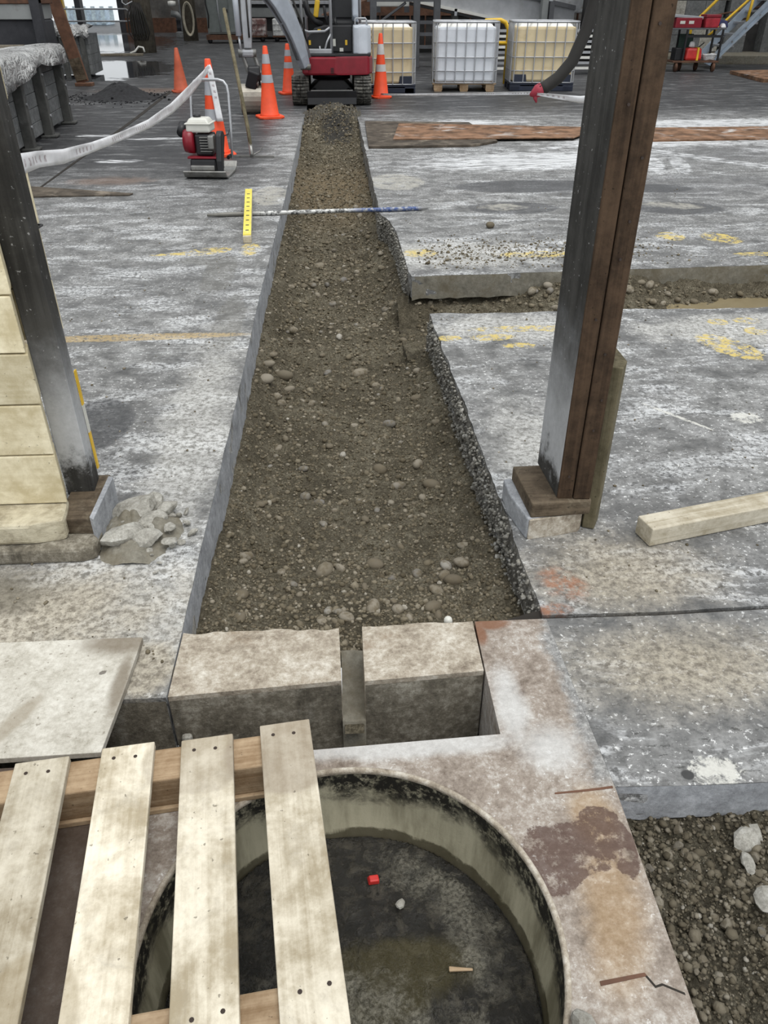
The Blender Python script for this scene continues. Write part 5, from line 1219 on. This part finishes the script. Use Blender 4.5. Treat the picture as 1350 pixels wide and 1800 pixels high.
# far clutter behind the tanks
ds = thing('dark_shed', 'dark corrugated shed standing behind the conveyor', 'shed', (3.5, 29, 0))
MB().bb((-3.6, 0, 0), (3.2, 3, 1.05)).build('wall', 'walldark', ds)
MB().prof_y([(-3.8,1.0),(3.4,1.0),(3.2,1.75),(-1.2,1.75)], -.1, 3).build('roof', 'rust', ds)
for k in range(14): MB().bb((-3.4+k*.48, -.14, .1), (-3.36+k*.48, -.1, 1.0)).build('rib', 'rust', ds)
MB().bb((-3.7, -.3, .12), (3.3, -.1, .2)).build('kerb_rail', 'rust', ds)
rkk = thing('pipe_rack', 'rack of stacked pale steel lengths behind the third tank', 'rack', (5.2, 20.2, 0))
for x in (-1.6, .3, .95): MB().bb((x-.04, .1, 0), (x+.04, .25, 1.0)).build('upright', 'boomdark', rkk)
for k in range(8): MB().bb((-1.7, -.02, .10+k*.105), (1.05, .12, .15+k*.105)).build('length', 'galv' if k % 2 else 'cap', rkk)

# right side: trolley, stairs, block wall
tl = thing('tool_trolley', 'black two-tier trolley on small wheels by the stairs', 'trolley', (8.65, 21.0, 0), R(-2))
MB().bb((-.55, -.30, .19), (.55, .30, .23)).build('lower_shelf', 'rust', tl, bevel=.005)
MB().bb((-.70, -.30, .86), (.58, .30, .89)).build('upper_shelf', 'boomdark', tl, bevel=.005)
for x in (-.32, .52):
    for y in (-.27, .27): MB().bb((x-.02, y-.02, .2), (x+.02, y+.02, .88)).build('leg', 'black', tl)
MB().bb((-.30, -.29, .70), (.50, -.25, .75)).build('rail', 'black', tl); MB().bb((.12, -.29, .75), (.16, -.25, .86)).build('rail', 'black', tl)
for x, y in ((-.45, -.25), (.45, -.25), (-.2, .2), (.2, .2)): MB().cyl((x-.025, y, .095), (x+.025, y, .095), .095, 14).build('wheel', 'rust', tl, True)
def prop_(name, label, cat, mb, mat, bevel=.02): return tag(mb.build(name, mat, None, bevel=bevel), label, cat)
tc = thing('toolbox', 'long maroon toolbox with pale stickers on the trolley top', 'toolbox', (8.35, 21.0, .89))
MB().box((0, 0, .10), (.62, .34, .20)).build('body', 'red', tc, bevel=.01); MB().box((-.06, 0, .22), (.80, .30, .06), (0, R(4), 0)).build('tray', 'silver', tc, bevel=.01)
for x in (-.15, .06): MB().box((x, -.172, .11), (.12, .006, .06)).build('sticker', 'plastic_white', tc)
rc_ = thing('red_case', 'red plastic case sitting beside the maroon toolbox', 'case', (8.90, 20.95, .89))
MB().box((0, 0, .10), (.32, .32, .20), taper=1.1).build('body', plain('bright_red_plastic', (.42, .03, .045), .45), rc_, bevel=.02); MB().box((0, 0, .23), (.36, .36, .07)).build('lid', 'red', rc_, bevel=.015)
prop_('white_rag', 'white rag bundled on the trolley top at its right end', 'rag', MB().box((9.20, 20.9, .935), (.14, .2, .09), taper=.5), 'whitecloth', .03)
jc = thing('fuel_can', 'bright red fuel can with yellow strap on the lower shelf', 'fuel can', (8.60, 20.9, .23))
MB().box((0, 0, .13), (.42, .26, .26), taper=.85).build('body', 'brightred', jc, bevel=.05); MB().box((.08, -.02, .135), (.05, .28, .27), taper=.85).build('strap', 'yellow', jc, bevel=.01)
MB().tube([(.1, 0, .25), (.24, 0, .36)], .012, 6).build('spout', 'black', jc, True)
MB().box((-.05, 0, .33), (.14, .1, .12), taper=.7).build('cap_cover', 'whitecloth', jc, bevel=.03)
prop_('battery_box', 'small black box on the lower shelf left of the fuel can', 'box', MB().box((8.24, 20.95, .36), (.18, .3, .26)), 'black', .015)
prop_('green_folder', 'dark green sheet standing behind the fuel can', 'sheet', MB().box((8.50, 21.18, .50), (.34, .04, .52), (R(-5), 0, 0)), 'green', .005)
rp = thing('rope_coil', 'pale rope coil on the right of the trolley lower shelf', 'rope', (9.0, 20.85, .23))
for k in range(4): MB().tube([(.12*math.cos(q)*(1+.1*k), .10*math.sin(q)*(1+.1*k), .03+.03*k+.01*math.sin(q*3)) for q in np.linspace(0, 2*PI, 17)[:-1]], .018, 6, True).build('loop', 'whitecloth', rp, True)
prop_('navy_cloth', 'navy cloth hung over the trolley handle end', 'cloth', MB().box((9.35, 21.25, .97), (.28, .2, .14), (0, .2, 0), .6), 'navy', .04)

stt = thing('steel_stairs', 'steel stairs with pale blue stringer and yellow handrails', 'stairs', (9.3, 21.6, 0))
ang = math.atan2(1.03, 1.05)
MB().prof_y([(-.05,.12),(.10,.06),(2.2,2.16),(2.05,2.32)], 0, .05).build('stringer', 'bluegalv', stt, bevel=.004)
MB().prof_y([(-.05,.12),(.0,.10),(2.1,2.25),(2.05,2.32)], -.04, .0).build('stringer_flange', 'bluegalv', stt)
MB().prof_y([(.10,.06),(.06,.08),(2.16,2.2),(2.2,2.16)], -.04, .0).build('stringer_flange', 'bluegalv', stt)
MB().prof_y([(-.05,.12),(.10,.06),(2.2,2.16),(2.05,2.32)], .85, .90).build('stringer', 'bluegalv', stt, bevel=.004)
for k in range(8): MB().bb((.12+k*.24, .05, .22+k*.24), (.38+k*.24, .85, .26+k*.24)).build('tread', 'galv', stt)
for k in range(7): MB().cyl((.25+k*.28, -.012, .30+k*.275), (.25+k*.28, -.002, .30+k*.275), .022, 8).build('bolt', 'steel', stt)
MB().tube([(-.18, .9, .55), (-.20, .9, .85), (-.14, .9, .96), (.35, .9, 1.45), (1.5, .9, 2.6)], .035, 8).build('handrail', 'yellow', stt, True)
MB().tube([(-.10, .02, .70), (.1, .02, .86), (.72, .02, 1.43), (1.6, .02, 2.3)], .03, 8).build('handrail', 'yellow', stt, True)
MB().tube([(.80, .02, 1.0), (.84, .02, 1.55)], .035, 8).build('baluster', 'yellow', stt, True)
for z in (1.1, 1.3): MB().tube([(.3, .95, z-.2), (1.6, .95, z)], .02, 6).build('back_rail', 'rust', stt)

rw = struct('wall_plant_room')
for c in range(6):
    for k in range(4):
        x0 = 8.6 + k*.55 + (.27 if c % 2 else 0)
        MB().bb((x0, 24.6, .22+c*.40), (x0+.54, 24.9, .22+c*.40+.39)).build('block', 'greyblock' if (c+k) % 3 else 'rubble', rw)
MB().bb((7.0, 24.9, 0), (14, 25.2, 4)).build('backing', 'walldark', rw)
MB().bb((10.9, 24.5, .2), (11.5, 24.9, 2.6)).build('pier', 'greyblock', rw)
MB().bb((12.0, 24.5, .2), (12.6, 24.9, 2.6)).build('pier', 'greyblock', rw)
MB().slab([(7.6, 23.4), (16, 22.4), (16, 25), (7.6, 25)], [], 0, .20).build('kerb', 'muddyedge', rw, bevel=.03)
dm = thing('dark_machine', 'dark machine with pale shelf behind the right post', 'machine', (7.3, 23.2, 0))
MB().bb((-.5, 0, .5), (.9, 1.1, 2.6)).build('body', 'walldark', dm, bevel=.02); MB().bb((-.5, -.05, .36), (.6, 1.0, .44)).build('shelf', 'galv', dm)
MB().bb((.45, -.1, .35), (.62, .1, 1.0)).build('grey_leg', 'machine', dm); MB().bb((-.4, .1, 0), (.5, .9, .36)).build('base', 'black', dm)
MB().box((.75, -.1, 1.45), (.22, .12, .5), (0, R(12), 0), .8).build('white_cover', 'cap', dm, bevel=.03)
MB().cyl((1.45, 1.2, 1.35), (1.45, 1.2, 1.45), .06, 8).build('lamp', 'black', dm)
